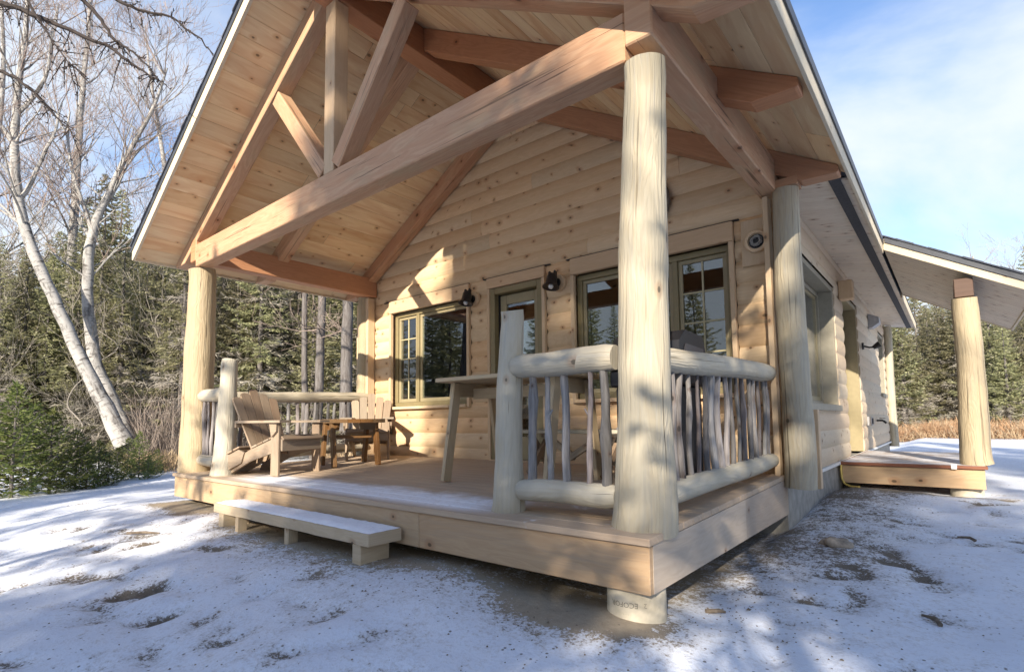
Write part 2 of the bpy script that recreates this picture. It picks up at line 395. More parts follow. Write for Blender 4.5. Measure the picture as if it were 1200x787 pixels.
cl=wmath('ADD',nz.outputs[0],hz.outputs[0])
mr=wn('ShaderNodeMapRange',interpolation_type='SMOOTHSTEP'); t.links.new(cl,mr.inputs[0]); mr.inputs[1].default_value=.38; mr.inputs[2].default_value=.74; mr.inputs[3].default_value=0; mr.inputs[4].default_value=.92
bc=wn('ShaderNodeBackground'); bc.inputs[0].default_value=(.86,.92,1,1); bc.inputs[1].default_value=.54
mx=wn('ShaderNodeMixShader'); t.links.new(mr.outputs[0],mx.inputs[0]); t.links.new(bg.outputs[0],mx.inputs[1]); t.links.new(bc.outputs[0],mx.inputs[2]); t.links.new(mx.outputs[0],wo.inputs[0])
scene.view_settings.view_transform='Standard'; scene.view_settings.look='None'; scene.view_settings.exposure=1.06; scene.view_settings.gamma=1; scene.view_settings.use_curve_mapping=False
scene.render.engine='CYCLES'
scene.cycles.max_bounces=8; scene.cycles.diffuse_bounces=4; scene.cycles.glossy_bounces=4; scene.cycles.transparent_max_bounces=12; scene.cycles.transmission_bounces=4
scene.cycles.sample_clamp_indirect=6

# ------------------------------------------------------------------ dimensions of the cabin
W,D,DB=5.895,2.77,12.6           # porch width, house front wall, house back wall
RS=.5908; XR=-W/2                # roof slope, ridge line
ZC0=2.905                        # ceiling plane at x=0
def zc(x): return ZC0-RS*x if x>XR else ZC0-RS*(-W-x)
XE=.5545                         # eave overhang
YF=-.35                          # front rake
def dz(y): return .025*y         # deck falls gently away from the house
random.seed(7)

# ------------------------------------------------------------------ ground
def ground():
    rs=np.random.RandomState(3)
    def axis(lo,hi,step,far,g=1.28):
        a=list(np.arange(lo,hi+1e-6,step)); s=step; x=a[-1]; up=[]
        while x<far: s=min(s*g,25); x+=s; up.append(x)
        s=step; x=a[0]; dn=[]
        while x>-far: s=min(s*g,25); x-=s; dn.append(x)
        return np.array(dn[::-1]+a+up)
    xs=axis(-9.,5.,.045,900); ys=axis(-3.2,9.,.045,900)
    X,Y=np.meshgrid(xs,ys); nx,ny=len(xs),len(ys)
    def vnoise(X,Y,sc,seed):
        r=np.random.RandomState(seed); T=r.rand(256,256); x=X/sc; y=Y/sc; xi=np.floor(x).astype(int); yi=np.floor(y).astype(int); fx=x-xi; fy=y-yi
        fx=fx*fx*(3-2*fx); fy=fy*fy*(3-2*fy); g=lambda a,b:T[a%256,b%256]
        return (g(yi,xi)*(1-fx)+g(yi,xi+1)*fx)*(1-fy)+(g(yi+1,xi)*(1-fx)+g(yi+1,xi+1)*fx)*fy-.5
    sm=lambda a,b,x:(lambda t:t*t*(3-2*t))(np.clip((x-a)/(b-a),0,1))
    Z=-.50+0*X
    Z+=.20*sm(.2,5.,Y)*sm(-.6,.3,X)                # climbs along the right side
    Z+=.14*sm(-2.0,-.15,Y)*(1-sm(-1.5,-.25,X))*sm(-9.,-6.5,X)
    Z+=.05*sm(-5.,-9.,X)
    Z+=.06*np.exp(-((X+.1)**2+(Y+.05)**2)/.6)+.045*np.exp(-((X+.3)**2/.12+(Y-.1)**2/.12))
    Z-=.07*np.exp(-((X-.7)/.8)**4-((Y-5.5)/.35)**2)
    near=np.exp(-((X+1)**2+(Y-1)**2)/120)
    Z+=vnoise(X,Y,1.7,1)*.06+vnoise(X,Y,.55,2)*.028*near+vnoise(X,Y,.21,3)*.016*near+vnoise(X,Y,.1,4)*.008*near
    far=np.hypot(X,Y-2); Z+=vnoise(X,Y,40,5)*1.2*sm(40,160,far)+.0*far
    dirt=np.zeros_like(X); sand=np.zeros_like(X)
    def blob(cx,cy,rx,ry,a,arr,dep=0.,rot=0.):
        nonlocal Z
        c,s=math.cos(rot),math.sin(rot); dx=(X-cx)*c+(Y-cy)*s; dy=-(X-cx)*s+(Y-cy)*c
        e=np.exp(-((dx/rx)**2+(dy/ry)**2)); arr+=a*e
        if dep: Z-=dep*e
    # bare soil under the eaves and the deck
    band=(1-sm(.30,.95,X+vnoise(X,Y,.7,8)*.45))*sm(-.12,.02,X)*sm(.9,2.2,Y)*(1-sm(5.2,7.5,Y)); dirt+=band*.40; Z+=.03*band
    und=sm(-W-.25,-W+.1,X)*(1-sm(-.3,.25,X))*sm(-.42,.05,Y+vnoise(X,Y,.5,9)*.3)*(1-sm(D,D+.2,Y)); dirt+=und*.6; sand+=und*.9
    st=np.exp(-((X+2.8)/1.3)**4-((Y+.22)/.34)**2); dirt+=st*.6; sand+=st*.9
    blob(-.4,-.02,.5,.22,.50,dirt); blob(-.4,-.02,.45,.22,.8,sand); blob(-.1,-.02,.22,.16,.35,dirt)
    blob(-5.5,-.15,.6,.2,.7,dirt,0); blob(-5.5,-.15,.6,.2,.8,sand)
    blob(.9,5.1,.8,.22,.7,dirt); blob(.9,5.1,.8,.25,.8,sand)
    blob(.25,4.6,.4,.8,.25,dirt); blob(.3,1.6,.5,.8,.12,dirt)
    # trodden tracks and footprints
    for i in range(150):
        k=rs.rand()
        if k<.55:
            a=rs.rand(); cx=-4.6+a*4.6+rs.normal()*.35; cy=-1.15-a*.25+rs.normal()*.38
        elif k<.9:
            a=rs.rand(); cx=.55+a*.9+rs.normal()*.3; cy=-.6+a*6+rs.normal()*.4
        else: cx=rs.uniform(-8,-4); cy=rs.uniform(-1.2,-.2)
        if math.hypot(cx-CAM.x,cy-CAM.y)<.7: continue
        r=rs.uniform(.09,.14); blob(cx,cy,r,r*.5,rs.uniform(.22,.62),dirt,rs.uniform(.014,.034),rs.uniform(0,3.1))
    for i in range(260):
        cx=rs.uniform(-4.5,2.2); cy=rs.uniform(-1.9,5.2)
        r=rs.uniform(.02,.05); blob(cx,cy,r,r,rs.uniform(.15,.4),dirt)
    for i in range(7): blob(rs.uniform(-5.,-3.9),rs.uniform(-.9,-.5),.14,.05,.4,dirt,0,.4)
    for i in range(5): blob(-4.9+.3*i,-.75+.05*i,.13,.04,.5,sand,0,.3)
    V=np.stack([X,Y,Z],-1).reshape(-1,3)
    idx=np.arange(nx*ny).reshape(ny,nx); F=np.stack([idx[:-1,:-1],idx[:-1,1:],idx[1:,1:],idx[1:,:-1]],-1).reshape(-1,4)
    me=bpy.data.meshes.new('snowy_ground'); me.vertices.add(len(V)); me.vertices.foreach_set('co',V.astype(np.float32).ravel())
    me.loops.add(F.size); me.loops.foreach_set('vertex_index',F.astype(np.int32).ravel()); me.polygons.add(len(F)); me.polygons.foreach_set('loop_start',np.arange(0,F.size,4,dtype=np.int32))
    me.polygons.foreach_set('use_smooth',np.ones(len(F),bool))
    for nme,arr in (('dirt',dirt),('sand',np.clip(sand,0,1))):
        a=me.attributes.new(nme,'FLOAT','POINT'); a.data.foreach_set('value',arr.astype(np.float32).ravel())
    me.update(); me.validate(); me.materials.append(M['ground']); o=bpy.data.objects.new('snowy_ground',me); COL.objects.link(o); o['kind']='structure'
    from bisect import bisect_left
    def gz(x,y):
        i=min(max(bisect_left(list(xs),x),0),nx-1); j=min(max(bisect_left(list(ys),y),0),ny-1); return float(Z[j,i])
    return gz
gz=ground()

# ------------------------------------------------------------------ cabin
cabin=thing('log_cabin','pale log cabin with open timber framed front porch and dark shingled roof','cabin',(-W/2,D,0))
def wall_courses(mb,a0,a1,zbot,ztop,holes,fn,h=.2,bulge=.036,lim=None,joints=True,rng=random):
    """horizontal half round logs; a: along wall, fn(a,out,z)->xyz; holes [(a0,a1,z0,z1)]"""
    z=zbot; N=7
    while z<ztop-1e-4:
        z1=min(z+h,ztop)
        prof=[]
        for k in range(N):
            tt=k/(N-1); out=bulge*math.sqrt(max(0,1-(2*tt-1)**2*.96)); prof.append((out-bulge,z+(z1-z)*tt))
        # cut z range at hole limits
        cuts=sorted({z,z1,*[c for hh in holes for c in (hh[2],hh[3]) if z+1e-4<c<z1-1e-4]})
        for c0,c1 in zip(cuts[:-1],cuts[1:]):
            segs=[(a0,a1)]
            for hh in holes:
                if hh[2]<c1-1e-4 and hh[3]>c0+1e-4:
                    ns=[]
                    for s0,s1 in segs:
                        if hh[1]<=s0 or hh[0]>=s1: ns.append((s0,s1)); continue
                        if hh[0]>s0: ns.append((s0,hh[0]))
                        if hh[1]<s1: ns.append((hh[1],s1))
                    segs=ns
            zs=[c0]+[p[1] for p in prof if c0+1e-5<p[1]<c1-1e-5]+[c1]
            def outat(zq):
                tt=(zq-z)/(z1-z); return bulge*math.sqrt(max(0,1-(2*tt-1)**2*.96))-bulge
            rr=random.Random(int(round(z*1000)));
            for s0,s1 in segs:
                # random butt joints
                pts=[s0]
                x=s0+rr.uniform(.8,3.2)
                while joints and x<s1-.5: pts.append(x); x+=rr.uniform(2.2,3.8)
                pts.append(s1)
                for b0,b1 in zip(pts[:-1],pts[1:]):
                    rn=rr.random(); ou=rr.random()*9; P=[];n=len(zs)
                    for zq in zs:
                        l0,l1=(lim(zq) if lim else (b0,b1)); e0=max(b0,l0); e1=min(b1,l1)
                        if e1<e0: e0=e1=(e0+e1)/2
                        g=.0015
                        P.append(fn(e0+g,outat(zq),zq)); P.append(fn(e1-g,outat(zq),zq))
                    # back returns so that log ends are solid
                    F=[];U=[]
                    for i in range(n-1):
                        F.append((2*i,2*i+1,2*i+3,2*i+2)); U.append([(b0+ou,zs[i]+rn*3),(b1+ou,zs[i]+rn*3),(b1+ou,zs[i+1]+rn*3),(b0+ou,zs[i+1]+rn*3)])
                    mb.poly(P,F,U,rn,True)
                    for side in (0,1):
                        E=[P[2*i+side] for i in range(n)]
                        l0,l1=(lim(zs[0]) if lim else (b0,b1)); l0b,l1b=(lim(zs[-1]) if lim else (b0,b1))
                        ee=(max(b0,l0),max(b0,l0b)) if side==0 else (min(b1,l1),min(b1,l1b))
                        bk=[fn(ee[1],-.14,zs[-1]),fn(ee[0],-.14,zs[0])]
                        mb.poly(E+bk,[tuple(range(n+2))],[[(ou,.1*i) for i in range(n+2)]],rn,False)
        z=z1

# openings
W1=(-5.45,-3.76,.74,2.21); DR=(-3.44,-2.52,.07,2.245); W3=(-2.16,-.36,.74,2.21)
HH=2.385
holesF=[(W1[0],W1[1],W1[2],HH),(DR[0],DR[1],.0,HH),(W3[0],W3[1],W3[2],HH)]
mb=MB()
limF=lambda z:(-W-(ZC0-z)/RS if z>ZC0 else -W, (ZC0-z)/RS if z>ZC0 else 0.) 
def limF(z):
    if z<=ZC0-.0: return (-W,0.)
    k=(z-ZC0)/RS; return (-W+k,-k)
wall_courses(mb,-W,0.,.0,4.6,holesF,lambda a,o,z:(a,D-o-.034,z),lim=limF)
fw=mb.build('front_wall',M['log'],cabin)
# side walls
SIDE=[(3.72,5.75,.66,2.27),(6.45,7.95,.0,2.36),(11.1,12.2,1.0,2.35)]
mb=MB(); wall_courses(mb,D+.02,DB,.0,2.72,SIDE,lambda a,o,z:(o,a,z),bulge=.022)
mb.build('right_wall',M['sidelog'],cabin)
mb=MB(); wall_courses(mb,D+.02,DB,.0,2.72,[],lambda a,o,z:(-W-o,a,z)); mb.build('left_wall',M['sidelog'],cabin)
mb=MB(); wall_courses(mb,-W,0,.0,4.6,[],lambda a,o,z:(a,DB+o,z),lim=limF); mb.build('back_wall',M['sidelog'],cabin)
# inside shell
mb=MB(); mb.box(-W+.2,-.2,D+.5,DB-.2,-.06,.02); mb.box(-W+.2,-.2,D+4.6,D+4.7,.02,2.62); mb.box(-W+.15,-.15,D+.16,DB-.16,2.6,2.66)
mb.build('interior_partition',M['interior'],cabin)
# foundation + flashing line
mb=MB(); mb.box(-W+.02,-.03,D+.03,DB-.03,-.9,-.035); mb.build('foundation',M['concrete'],cabin)
mb=MB(); mb.box(-.028,.012,D+.12,DB,-.034,-.004,1); mb.build('base_flashing',M['white'],cabin)

def window(name,x0,x1,z0,z1,fn,mull,grids,depth=.07,fw_=.06,frame_mat='olive',sill=True):
    """fn(a,out,z): out negative = into the wall"""
    def bx(mb,a0,a1,o0,o1,c0,c1,axis=0,rnd=None):
        P=[Vector(fn(a,o,c)) for a in (a0,a1) for o in (o0,o1) for c in (c0,c1)]
        lo=[min(p[i] for p in P) for i in range(3)]; hi=[max(p[i] for p in P) for i in range(3)]
        ax=2 if axis==2 else (0 if hi[0]-lo[0]>.0 and abs(Vector(fn(1,0,0))[0]-Vector(fn(0,0,0))[0])>.5 else 1)
        mb.box(lo[0],hi[0],lo[1],hi[1],lo[2],hi[2],ax,None,rnd)
    m=MB(); o0,o1=-depth-.05,-depth+.02
    bx(m,x0,x1,o0,o1,z0,z0+fw_); bx(m,x0,x1,o0,o1,z1-fw_,z1); bx(m,x0,x0+fw_,o0,o1,z0+fw_,z1-fw_,2); bx(m,x1-fw_,x1,o0,o1,z0+fw_,z1-fw_,2)
    edges=[x0+fw_]+[e for mm in mull for e in (mm-.028,mm+.028)]+[x1-fw_]
    for mm in mull: bx(m,mm-.028,mm+.028,o0,o1,z0+fw_,z1-fw_,2)
    wroot=m.build('window',M[frame_mat],cabin,.004)
    for i in range(0,len(edges),2):
        a0,a1=edges[i],edges[i+1]; s=MB(); k=.042; q0,q1=-depth-.04,-depth-.005
        bx(s,a0+.003,a1-.003,q0,q1,z0+fw_+.003,z0+fw_+k+.01); bx(s,a0+.003,a1-.003,q0,q1,z1-fw_-k,z1-fw_-.003)
        bx(s,a0+.003,a0+k,q0,q1,z0+fw_+k+.01,z1-fw_-k,2); bx(s,a1-k,a1-.003,q0,q1,z0+fw_+k+.01,z1-fw_-k,2)
        s.build('sash',M['doorolive'],wroot,.003)
        p=MB(); bx(p,a0+k-.004,a1-k+.004,-depth-.028,-depth-.022,z0+fw_+k,z1-fw_-k+.004); p.build('pane',M['glass'],wroot)
        if grids[i//2]:
            gx,gy=grids[i//2]; g=MB(); za,zb=z0+fw_+k+.01,z1-fw_-k
            for q in range(1,gx): c=a0+k+(a1-a0-2*k)*q/gx; bx(g,c-.008,c+.008,-depth-.021,-depth-.012,za,zb,2)
            for q in range(1,gy): c=za+(zb-za)*q/gy; bx(g,a0+k,a1-k,-depth-.019,-depth-.014,c-.008,c+.008)
            g.build('muntin',M['muntin'],wroot)
    return wroot
ff=lambda a,o,z:(a,D-.034-o,z)
window('window',-5.40,-3.81,.785,2.195,ff,[-4.885],[(2,4),None])
window('window',-2.12,-.395,.785,2.195,ff,[-.965],[None,(2,4)])
# pine casings round the front openings
for (a,b,z0,z1,sill) in ((W1[0],W1[1],.785,2.195,True),(W3[0],W3[1],.785,2.195,True),(DR[0],DR[1],.0,2.245,False)):
    m=MB(); zb=W1[2] if sill else 0.
    m.box(a+.002,b-.002,D-.075,D-.02,z1+.004,HH-.002,0)
    m.box(a+.002,a+.047,D-.072,D-.02,zb+.002,z1+.001,2); m.box(b-.047,b-.002,D-.072,D-.02,zb+.002,z1+.001,2)
    if sill: m.box(a+.05,b-.05,D-.095,D-.02,zb+.002,z0-.003,0)
    m.build('casing',M['trim'],cabin,.004)
    q0,q1={W1[0]:(-5.60,-3.78),DR[0]:(-3.52,-2.455),W3[0]:(-2.225,-.31)}[a]; m=MB(); m.box(q0,q1,D-.052,D-.02,HH+.002,HH+.012,0); m.build('drip_cap',M['flash'],cabin)
# the front door
m=MB(); d0=-.16
m.box(DR[0]+.05,DR[0]+.125,D-.06,D+.10,.0,2.24,2); m.box(DR[1]-.125,DR[1]-.05,D-.06,D+.10,.0,2.24,2); m.box(DR[0]+.127,DR[1]-.127,D-.06,D+.10,2.165,2.24,0)
door=m.build('front_door',M['olive'],cabin,.004)
dx0,dx1=DR[0]+.15,DR[1]-.128
m=MB(); m.box(dx0,dx0+.1,D+.03,D+.075,.08,2.15,2); m.box(dx1-.1,dx1,D+.03,D+.075,.08,2.15,2); m.box(dx0+.102,dx1-.102,D+.03,D+.075,2.03,2.15,0); m.box(dx0+.102,dx1-.102,D+.03,D+.075,.08,.36,0)
m.build('door_slab',M['doorolive'],door,.004)
m=MB(); m.box(dx0+.098,dx1-.098,D+.05,D+.056,.355,2.035); m.build('pane',M['glass'],door)
m=MB(); m.box(DR[0]+.127,DR[0]+.149,D+.02,D+.07,.08,2.16,2); m.build('dark_gap_strip',M['black'],door)  # dark gap between frame and slab, its shade built as a black strip
m=MB(); m.lathe([(.0,0),(.028,0),(.03,.02),(.018,.045),(.0,.05)],12,Matrix.Translation((dx0+.05,D+.03,1.0))@Matrix.Rotation(R_(90),4,'X')); m.build('handle',M['black'],door)
m=MB(); m.box(DR[0]+.05,DR[1]-.05,D-.1,D+.08,.0,.075,0); m.build('threshold',M['trim'],door)
# rooms behind the glass stay dark: close the wall edges
# side windows and door
fs=lambda a,o,z:(-.03+o,a,z)
window('window',3.77,5.70,.72,2.20,fs,[],[None],.17,.045,'greyolive')
window('window',11.15,12.15,1.05,2.30,fs,[],[None],.13,.07,'olive')
for (a,b,z0,z1) in SIDE:
    m=MB(); m.box(-.26,-.02,a+.002,a+.05,z0+.002,z1-.002,2); m.box(-.26,-.02,b-.05,b-.002,z0+.002,z1-.002,2); m.box(-.26,-.02,a+.052,b-.052,z1-.06,z1-.002,1)
    if z0>.1: m.box(-.26,.03,a+.052,b-.052,z0-.03,z0+.045,1)
    m.build('jamb',M['greyolive' if z0>.1 else 'doorolive'],cabin,.004)
m=MB(); m.box(-.24,-.19,6.56,7.84,.06,2.28,2); sd=m.build('side_door',M['doorolive'],cabin,.004)
m=MB(); m.box(-.188,-.183,6.75,7.65,.9,2.1); m.build('pane',M['glass'],sd)
# wall corner logs
def log_path(p0,p1,r0,r1,n=9,wob=.012,flare=0.,rng=random):
    p0=Vector(p0);p1=Vector(p1); pts=[];rad=[]
    ph=rng.random()*6
    for i in range(n):
        t_=i/(n-1); p=p0.lerp(p1,t_); 
        if 0<i<n-1: p=p+Vector((math.sin(ph+t_*5)*wob,math.cos(ph*1.7+t_*4.2)*wob,0 if abs((p1-p0).normalized().z)>.5 else math.sin(ph+t_*7)*wob*.7))
        pts.append(p); r=r0+(r1-r0)*t_; r+=flare*math.exp(-t_*9); rad.append(r*(1+.022*math.sin(ph+t_*11)+.014*math.sin(ph*3+t_*27)))
    return pts,rad
random.seed(21)
def corner(x,y,z0,z1,mat,sx):
    m=MB(); a,b=log_path((x,y,z0),(x,y,z1),.122,.106,16,.010); b=[q*(abs(sx) if abs(sx)<1 else 1) for q in b]; m.tube(a,b,20,True,.015); o=m.build('corner_log',M[mat],cabin)
    return o
cl1=corner(.11,D-.115,-.03,2.53,'peeled',1); cl2=corner(-W-.1,D-.115,-.03,2.53,'peeledtan',-1); corner(.06,DB-.02,-.12,2.62,'peeled',.75)
m=MB(); m.box(-.075,-.03,D-.16,D-.045,-.0,2.50,2); m.box(.035,.24,D+.03,D+.10,-.05,.62,2); m.build('corner_board',M['trim'],cl1,.004)
m=MB(); m.box(-W-.02,-W+.06,D-.17,D-.045,.07,2.50,2); m.box(-W-.34,-W-.2,D-.10,D-.02,.0,2.45,2); m.build('corner_board',M['trim'],cl2,.004)
# gusset over the wall plate
m=MB(); m.box(.05,.22,D-.2,D-.03,2.53,2.60); m.build('post_cap',M['timber'],cl1)

# ------------------------------------------------------------------ roof
TH=.05
def slope_boards(mb,side,y0,y1,bw=.19,t0=-XE,t1=None):
    """boards along y on the underside of a slope; side +1 right"""
    L=(W/2+XE)*math.sqrt(1+RS*RS); c=1/math.sqrt(1+RS*RS); s=RS*c
    k=0
    n=int(L/bw); bw=L/n
    for i in range(n):
        d0,d1=i*bw,(i+1)*bw   # distance from eave up the slope
        ys=[y0]; y=y0+random.uniform(.6,3.4)
        while y<y1-.4: ys.append(y); y+=random.uniform(1.6,3.6)
        ys.append(y1)
        for ya,yb in zip(ys[:-1],ys[1:]):
            rn=random.random(); ou=random.random()*9; g=.004; e=.0012
            P=[]
            for yy in (ya+e,yb-e):
                for dd,dep in ((d0,.006),(d0+g,0.),(d1-g,0.),(d1,.006)):
                    xx=(XE-dd*c) if side>0 else (-W-XE+dd*c); z=ZC0-RS*XE+dd*s+dep
                    P.append((xx,yy,z))
            F=[(0,1,5,4),(1,2,6,5),(2,3,7,6)]; F=[f[::-1] for f in F] if side<0 else F
            U=[]
            for f in F: U.append([((ya if q<4 else yb)+ou,(d0,d0+g,d1-g,d1)[q%4]+rn*3) for q in f])
            mb.poly(P,F,U,rn,False)
YBK=DB+.4
roof_mb=MB()
c_=1/math.sqrt(1+RS*RS); s_=RS*c_; LS=(W/2+XE)/c_
def slab(mb,side,off0,off1,d0,d1,y0,y1,rnd=None):
    """slab parallel to the slope; off = vertical offset over the ceiling plane, d distance from the eave"""
    P=[]
    for yy in (y0,y1):
        for dd in (d0,d1):
            for of in (off0,off1):
                xx=(XE-dd*c_) if side>0 else (-W-XE+dd*c_); P.append((xx,yy,ZC0-RS*XE+dd*s_+of))
    F=[(0,1,3,2),(4,6,7,5),(0,4,5,1),(2,3,7,6),(0,2,6,4),(1,5,7,3)]; 
    if side<0: F=[f[::-1] for f in F]
    ou=random.random()*9
    U=[[(P[i][1]+ou,P[i][2]*.5+P[i][0]*.5) if k>1 else (P[i][0]+ou,P[i][2]) for i in f] for k,f in enumerate(F)]
    mb.poly(P,F,U,random.random() if rnd is None else rnd,False)
for sd_ in (1,-1):
    slab(roof_mb,sd_,.010,.150,.0,LS,YF+.03,YBK-.03)
    nc=30
    for i in range(nc):
        d0=i*LS/nc-.035*(i==0); d1=(i+1)*LS/nc+.02
        # each shingle course is a thin wedge, its butt standing proud
        P=[];yj=random.uniform(-.006,.006)
        for yy in (YF-.03+yj,YBK+.03):
            for dd,of in ((d0,.152),(d0,.176),(d1,.153),(d1,.158)):
                xx=(XE-dd*c_) if sd_>0 else (-W-XE+dd*c_); P.append((xx,yy,ZC0-RS*XE+dd*s_+of))
        F=[(0,1,3,2),(4,6,7,5),(0,4,5,1),(1,5,7,3),(0,2,6,4)]; F=[f[::-1] for f in F] if sd_<0 else F
        roof_mb.poly(P,F,[[(P[q][1],P[q][0]) for q in f] for f in F],random.random())
roof=roof_mb.build('roof',M['shingle'],cabin)
mb=MB(); random.seed(5); slope_boards(mb,1,YF+.02,D-.02); slope_boards(mb,-1,YF+.02,D-.02); mb.build('ceiling',M['ceil'],roof)
# fascia: front rakes and eaves
mb=MB()
for sd_ in (1,-1): slab(mb,sd_,-.035,.090,-.0,LS,YF-.006,YF+.022)
mb.build('rake_board',M['fascia'],roof)
mb=MB(); mb.box(XE,XE+.024,YF-.006,5.52,ZC0-RS*XE-.03,ZC0-RS*XE+.125,1); mb.build('fascia',M['fascia'],roof,.003); mb=MB(); mb.box(XE,XE+.024,8.7,YBK,ZC0-RS*XE-.03,ZC0-RS*XE+.125,1)
mb.build('fascia',M['fascia'],roof,.003)
mb=MB(); mb.box(-W-XE-.024,-W-XE,YF-.006,YBK,ZC0-RS*XE-.03,ZC0-RS*XE+.125,1); mb.build('fascia',M['fascia'],roof,.003)
mb=MB()
for sd_ in (1,-1): slab(mb,sd_,.092,.151,-.03,LS,YF-.016,YF+.02)
mb.box(XE+.026,XE+.036,YF-.02,5.5,ZC0-RS*XE+.082,ZC0-RS*XE+.151,1); mb.box(-W-XE-.036,-W-XE-.026,YF-.02,YBK,ZC0-RS*XE+.082,ZC0-RS*XE+.151,1)
mb.build('drip_edge',M['drip'],roof)
# boxed soffit along the right side
mb=MB(); random.seed(9); y=D+.12
zs0,zs1=2.665,ZC0-RS*XE+.004
while y<YBK-.05:
    y2=min(y+.13,YBK-.04); rn=random.random(); ou=random.random()*9
    P=[(-.0,y+.002,zs0),(XE-.002,y+.002,zs1),(XE-.002,y2-.002,zs1),(-.0,y2-.002,zs0),(-.0,y+.002,zs0+.012),(XE-.002,y+.002,zs1+.012),(XE-.002,y2-.002,zs1+.012),(-.0,y2-.002,zs0+.012)]
    mb.poly(P,[(0,3,2,1),(0,1,5,4),(3,7,6,2)],[[(ou,y),(ou,y2),(ou+.55,y2),(ou+.55,y)],[(ou,0),(ou+.5,0),(ou+.5,.01),(ou,.01)],[(ou,0),(ou,.01),(ou+.5,.01),(ou+.5,0)]],rn)
    y=y2
mb.build('soffit',M['soffit'],roof)
mb=MB(); mb.box(.41,.495,D-.02,YBK-.1,2.574,2.582,1,None,.3)
P=[(.41,D-.02,2.588),(.495,D-.02,2.575)]
mb.build('soffit_vent',M['vent'],roof)
# ridge beam and common rafters
mb=MB(); mb.box(XR-.1,XR+.1,YF+.05,D-.03,4.285,4.585,1); mb.build('ridge_beam',M['timberdark'],cabin,.006)
def rafter(mb,side,y0,y1,dep=.245,tail=True,x_in=XR):
    "plumb cut rafter with a level cut tail; profile in x,z"
    xt=XE-.035
    top=lambda x:ZC0-RS*x-.003
    # right side profile (mirror for left)
    xo=XR+.1
    if tail: prof=[(xo,top(xo)),(xt,top(xt)),(xt,top(xt)-.055),(xt-.02,top(xt)-.06),(xt-.27,top(xt-.27)-dep+.03),(xo,top(xo)-dep)]
    else: prof=[(xo,top(xo)),(-.02,top(-.02)),(-.02,top(-.02)-dep),(xo,top(xo)-dep)]
    if side<0: prof=[(-W-x,z) for x,z in prof][::-1]
    n=len(prof); rn=random.random(); ou=random.random()*9
    P=[(x,y0,z) for x,z in prof]+[(x,y1,z) for x,z in prof]
    L=lambda p:(p[0]*c_*(1 if side>0 else -1)-p[1]*s_*1.0+ou)
    V=lambda p:(p[0]*s_*(1 if side>0 else -1)+p[1]*c_)
    F=[tuple(range(n)),tuple(range(n,2*n))[::-1]]; 
    U=[[(L(prof[i]),V(prof[i])) for i in range(n)],[(L(prof[i]),V(prof[i])) for i in range(n)][::-1]]
    for i in range(n):
        j=(i+1)%n; F.append((i,n+i,n+j,j)); U.append([(L(prof[i]),y0),(L(prof[i]),y1),(L(prof[j]),y1),(L(prof[j]),y0)])
    mb.poly(P,F,U,rn)
random.seed(33)
for y0,y1 in ((1.115,1.265),(2.575,2.725)):
    for sd_ in (1,-1):
        mb=MB(); rafter(mb,sd_,y0,y1); mb.build('rafter',M['timberdark'] if sd_>0 else M['timber'],cabin,.005)

# ------------------------------------------------------------------ front truss and plates
tr=thing('roof_truss','reddish timber truss across the front gable of the porch, king post on its tie beam','roof truss',(XR,.18,2.44))
yb0,yb1=.103,.262
mb=MB(); mb.box(-W+.11,-.105,yb0,yb1,2.437,2.712,0); mb.build('tie_beam',M['timber'],tr,.008)
for sd_ in (1,-1):
    mb=MB(); rafter(mb,sd_,yb0+.004,yb1-.004,.235); mb.build('rafter',M['timber'],tr,.006)
mb=MB(); mb.box(XR-.075,XR+.075,yb0+.01,yb1-.01,2.714,4.283,2); mb.build('king_post',M['trim'],tr,.006)
for sd_ in (1,-1):
    xk=XR+sd_*.10; xm=XR+sd_*.98; zm=(ZC0-RS*(XR+.98))-.27
    mb=MB(); mb.beam((xk,(yb0+yb1)/2,2.76),(xm,(yb0+yb1)/2,zm),.14,.145); mb.build('strut',M['timber'],tr,.006)
def plate(x0,x1,label,mat):
    m=MB(); m.box(x0,x1,yb0-.0,D-.04,2.515,2.80,1); o=m.build('plate_beam',M[mat],None,.008); return tag(o,label,'beam')
plate(-.105,.05,'heavy reddish beam running back from near porch post to the wall','timber')
plate(-W-.05,-W+.105,'rust toned beam over the left side of the porch','timberdark')

# ------------------------------------------------------------------ porch deck
deck=thing('porch_deck','raised plank porch deck with wide pine skirt boards','deck',(XR,1.4,0))
mb=MB(); random.seed(12); y=.0; bw=.140
def tilt_box(m,x0,x1,y0,y1,t,rnd=None):
    P=[]; 
    rnd=random.random() if rnd is None else rnd
    for x in (x0,x1):
        for yy in (y0,y1):
            for z in (dz(yy)-t,dz(yy)): P.append((x,yy,z))
    F=[(0,1,3,2),(4,6,7,5),(0,4,5,1),(2,3,7,6),(0,2,6,4),(1,5,7,3)]; ou=random.random()*9
    U=[[(P[i][0]+ou,P[i][1]+P[i][2]) for i in f] for f in F]; m.poly(P,F,U,rnd)
k=0
while y<D-.05:
    y1=min(y+bw-.005,D-.03)
    cuts=[-W,-W+random.uniform(1.4,4.4),0] if k>0 else [-W-.012,-2.9,.012]
    for a,b in zip(cuts[:-1],cuts[1:]): tilt_box(mb,a+.001,b-.001,y if k else -.022,y1,.036)
    y+=bw; k+=1
mb.build('decking',M['deck'],deck,.003)
mb=MB()
for a,b in ((-W,-3.62),(-3.618,-1.62),(-1.618,-.002)): mb.box(a,b,.0,.038,-.265,-.0385,0)
mb.build('front_skirt',M['skirt'],deck,.004)
mb=MB(); 
for a,b in ((.040,1.5),(1.502,D-.06)): mb.prism([(a,-.265),(b,-.265),(b,dz(b)-.0385),(a,dz(a)-.0385)],-.038,-.001 if b<2 else -.002,lambda a,b,h:(h,a,b))
mb.build('side_skirt',M['skirtgrey'],deck,.004)
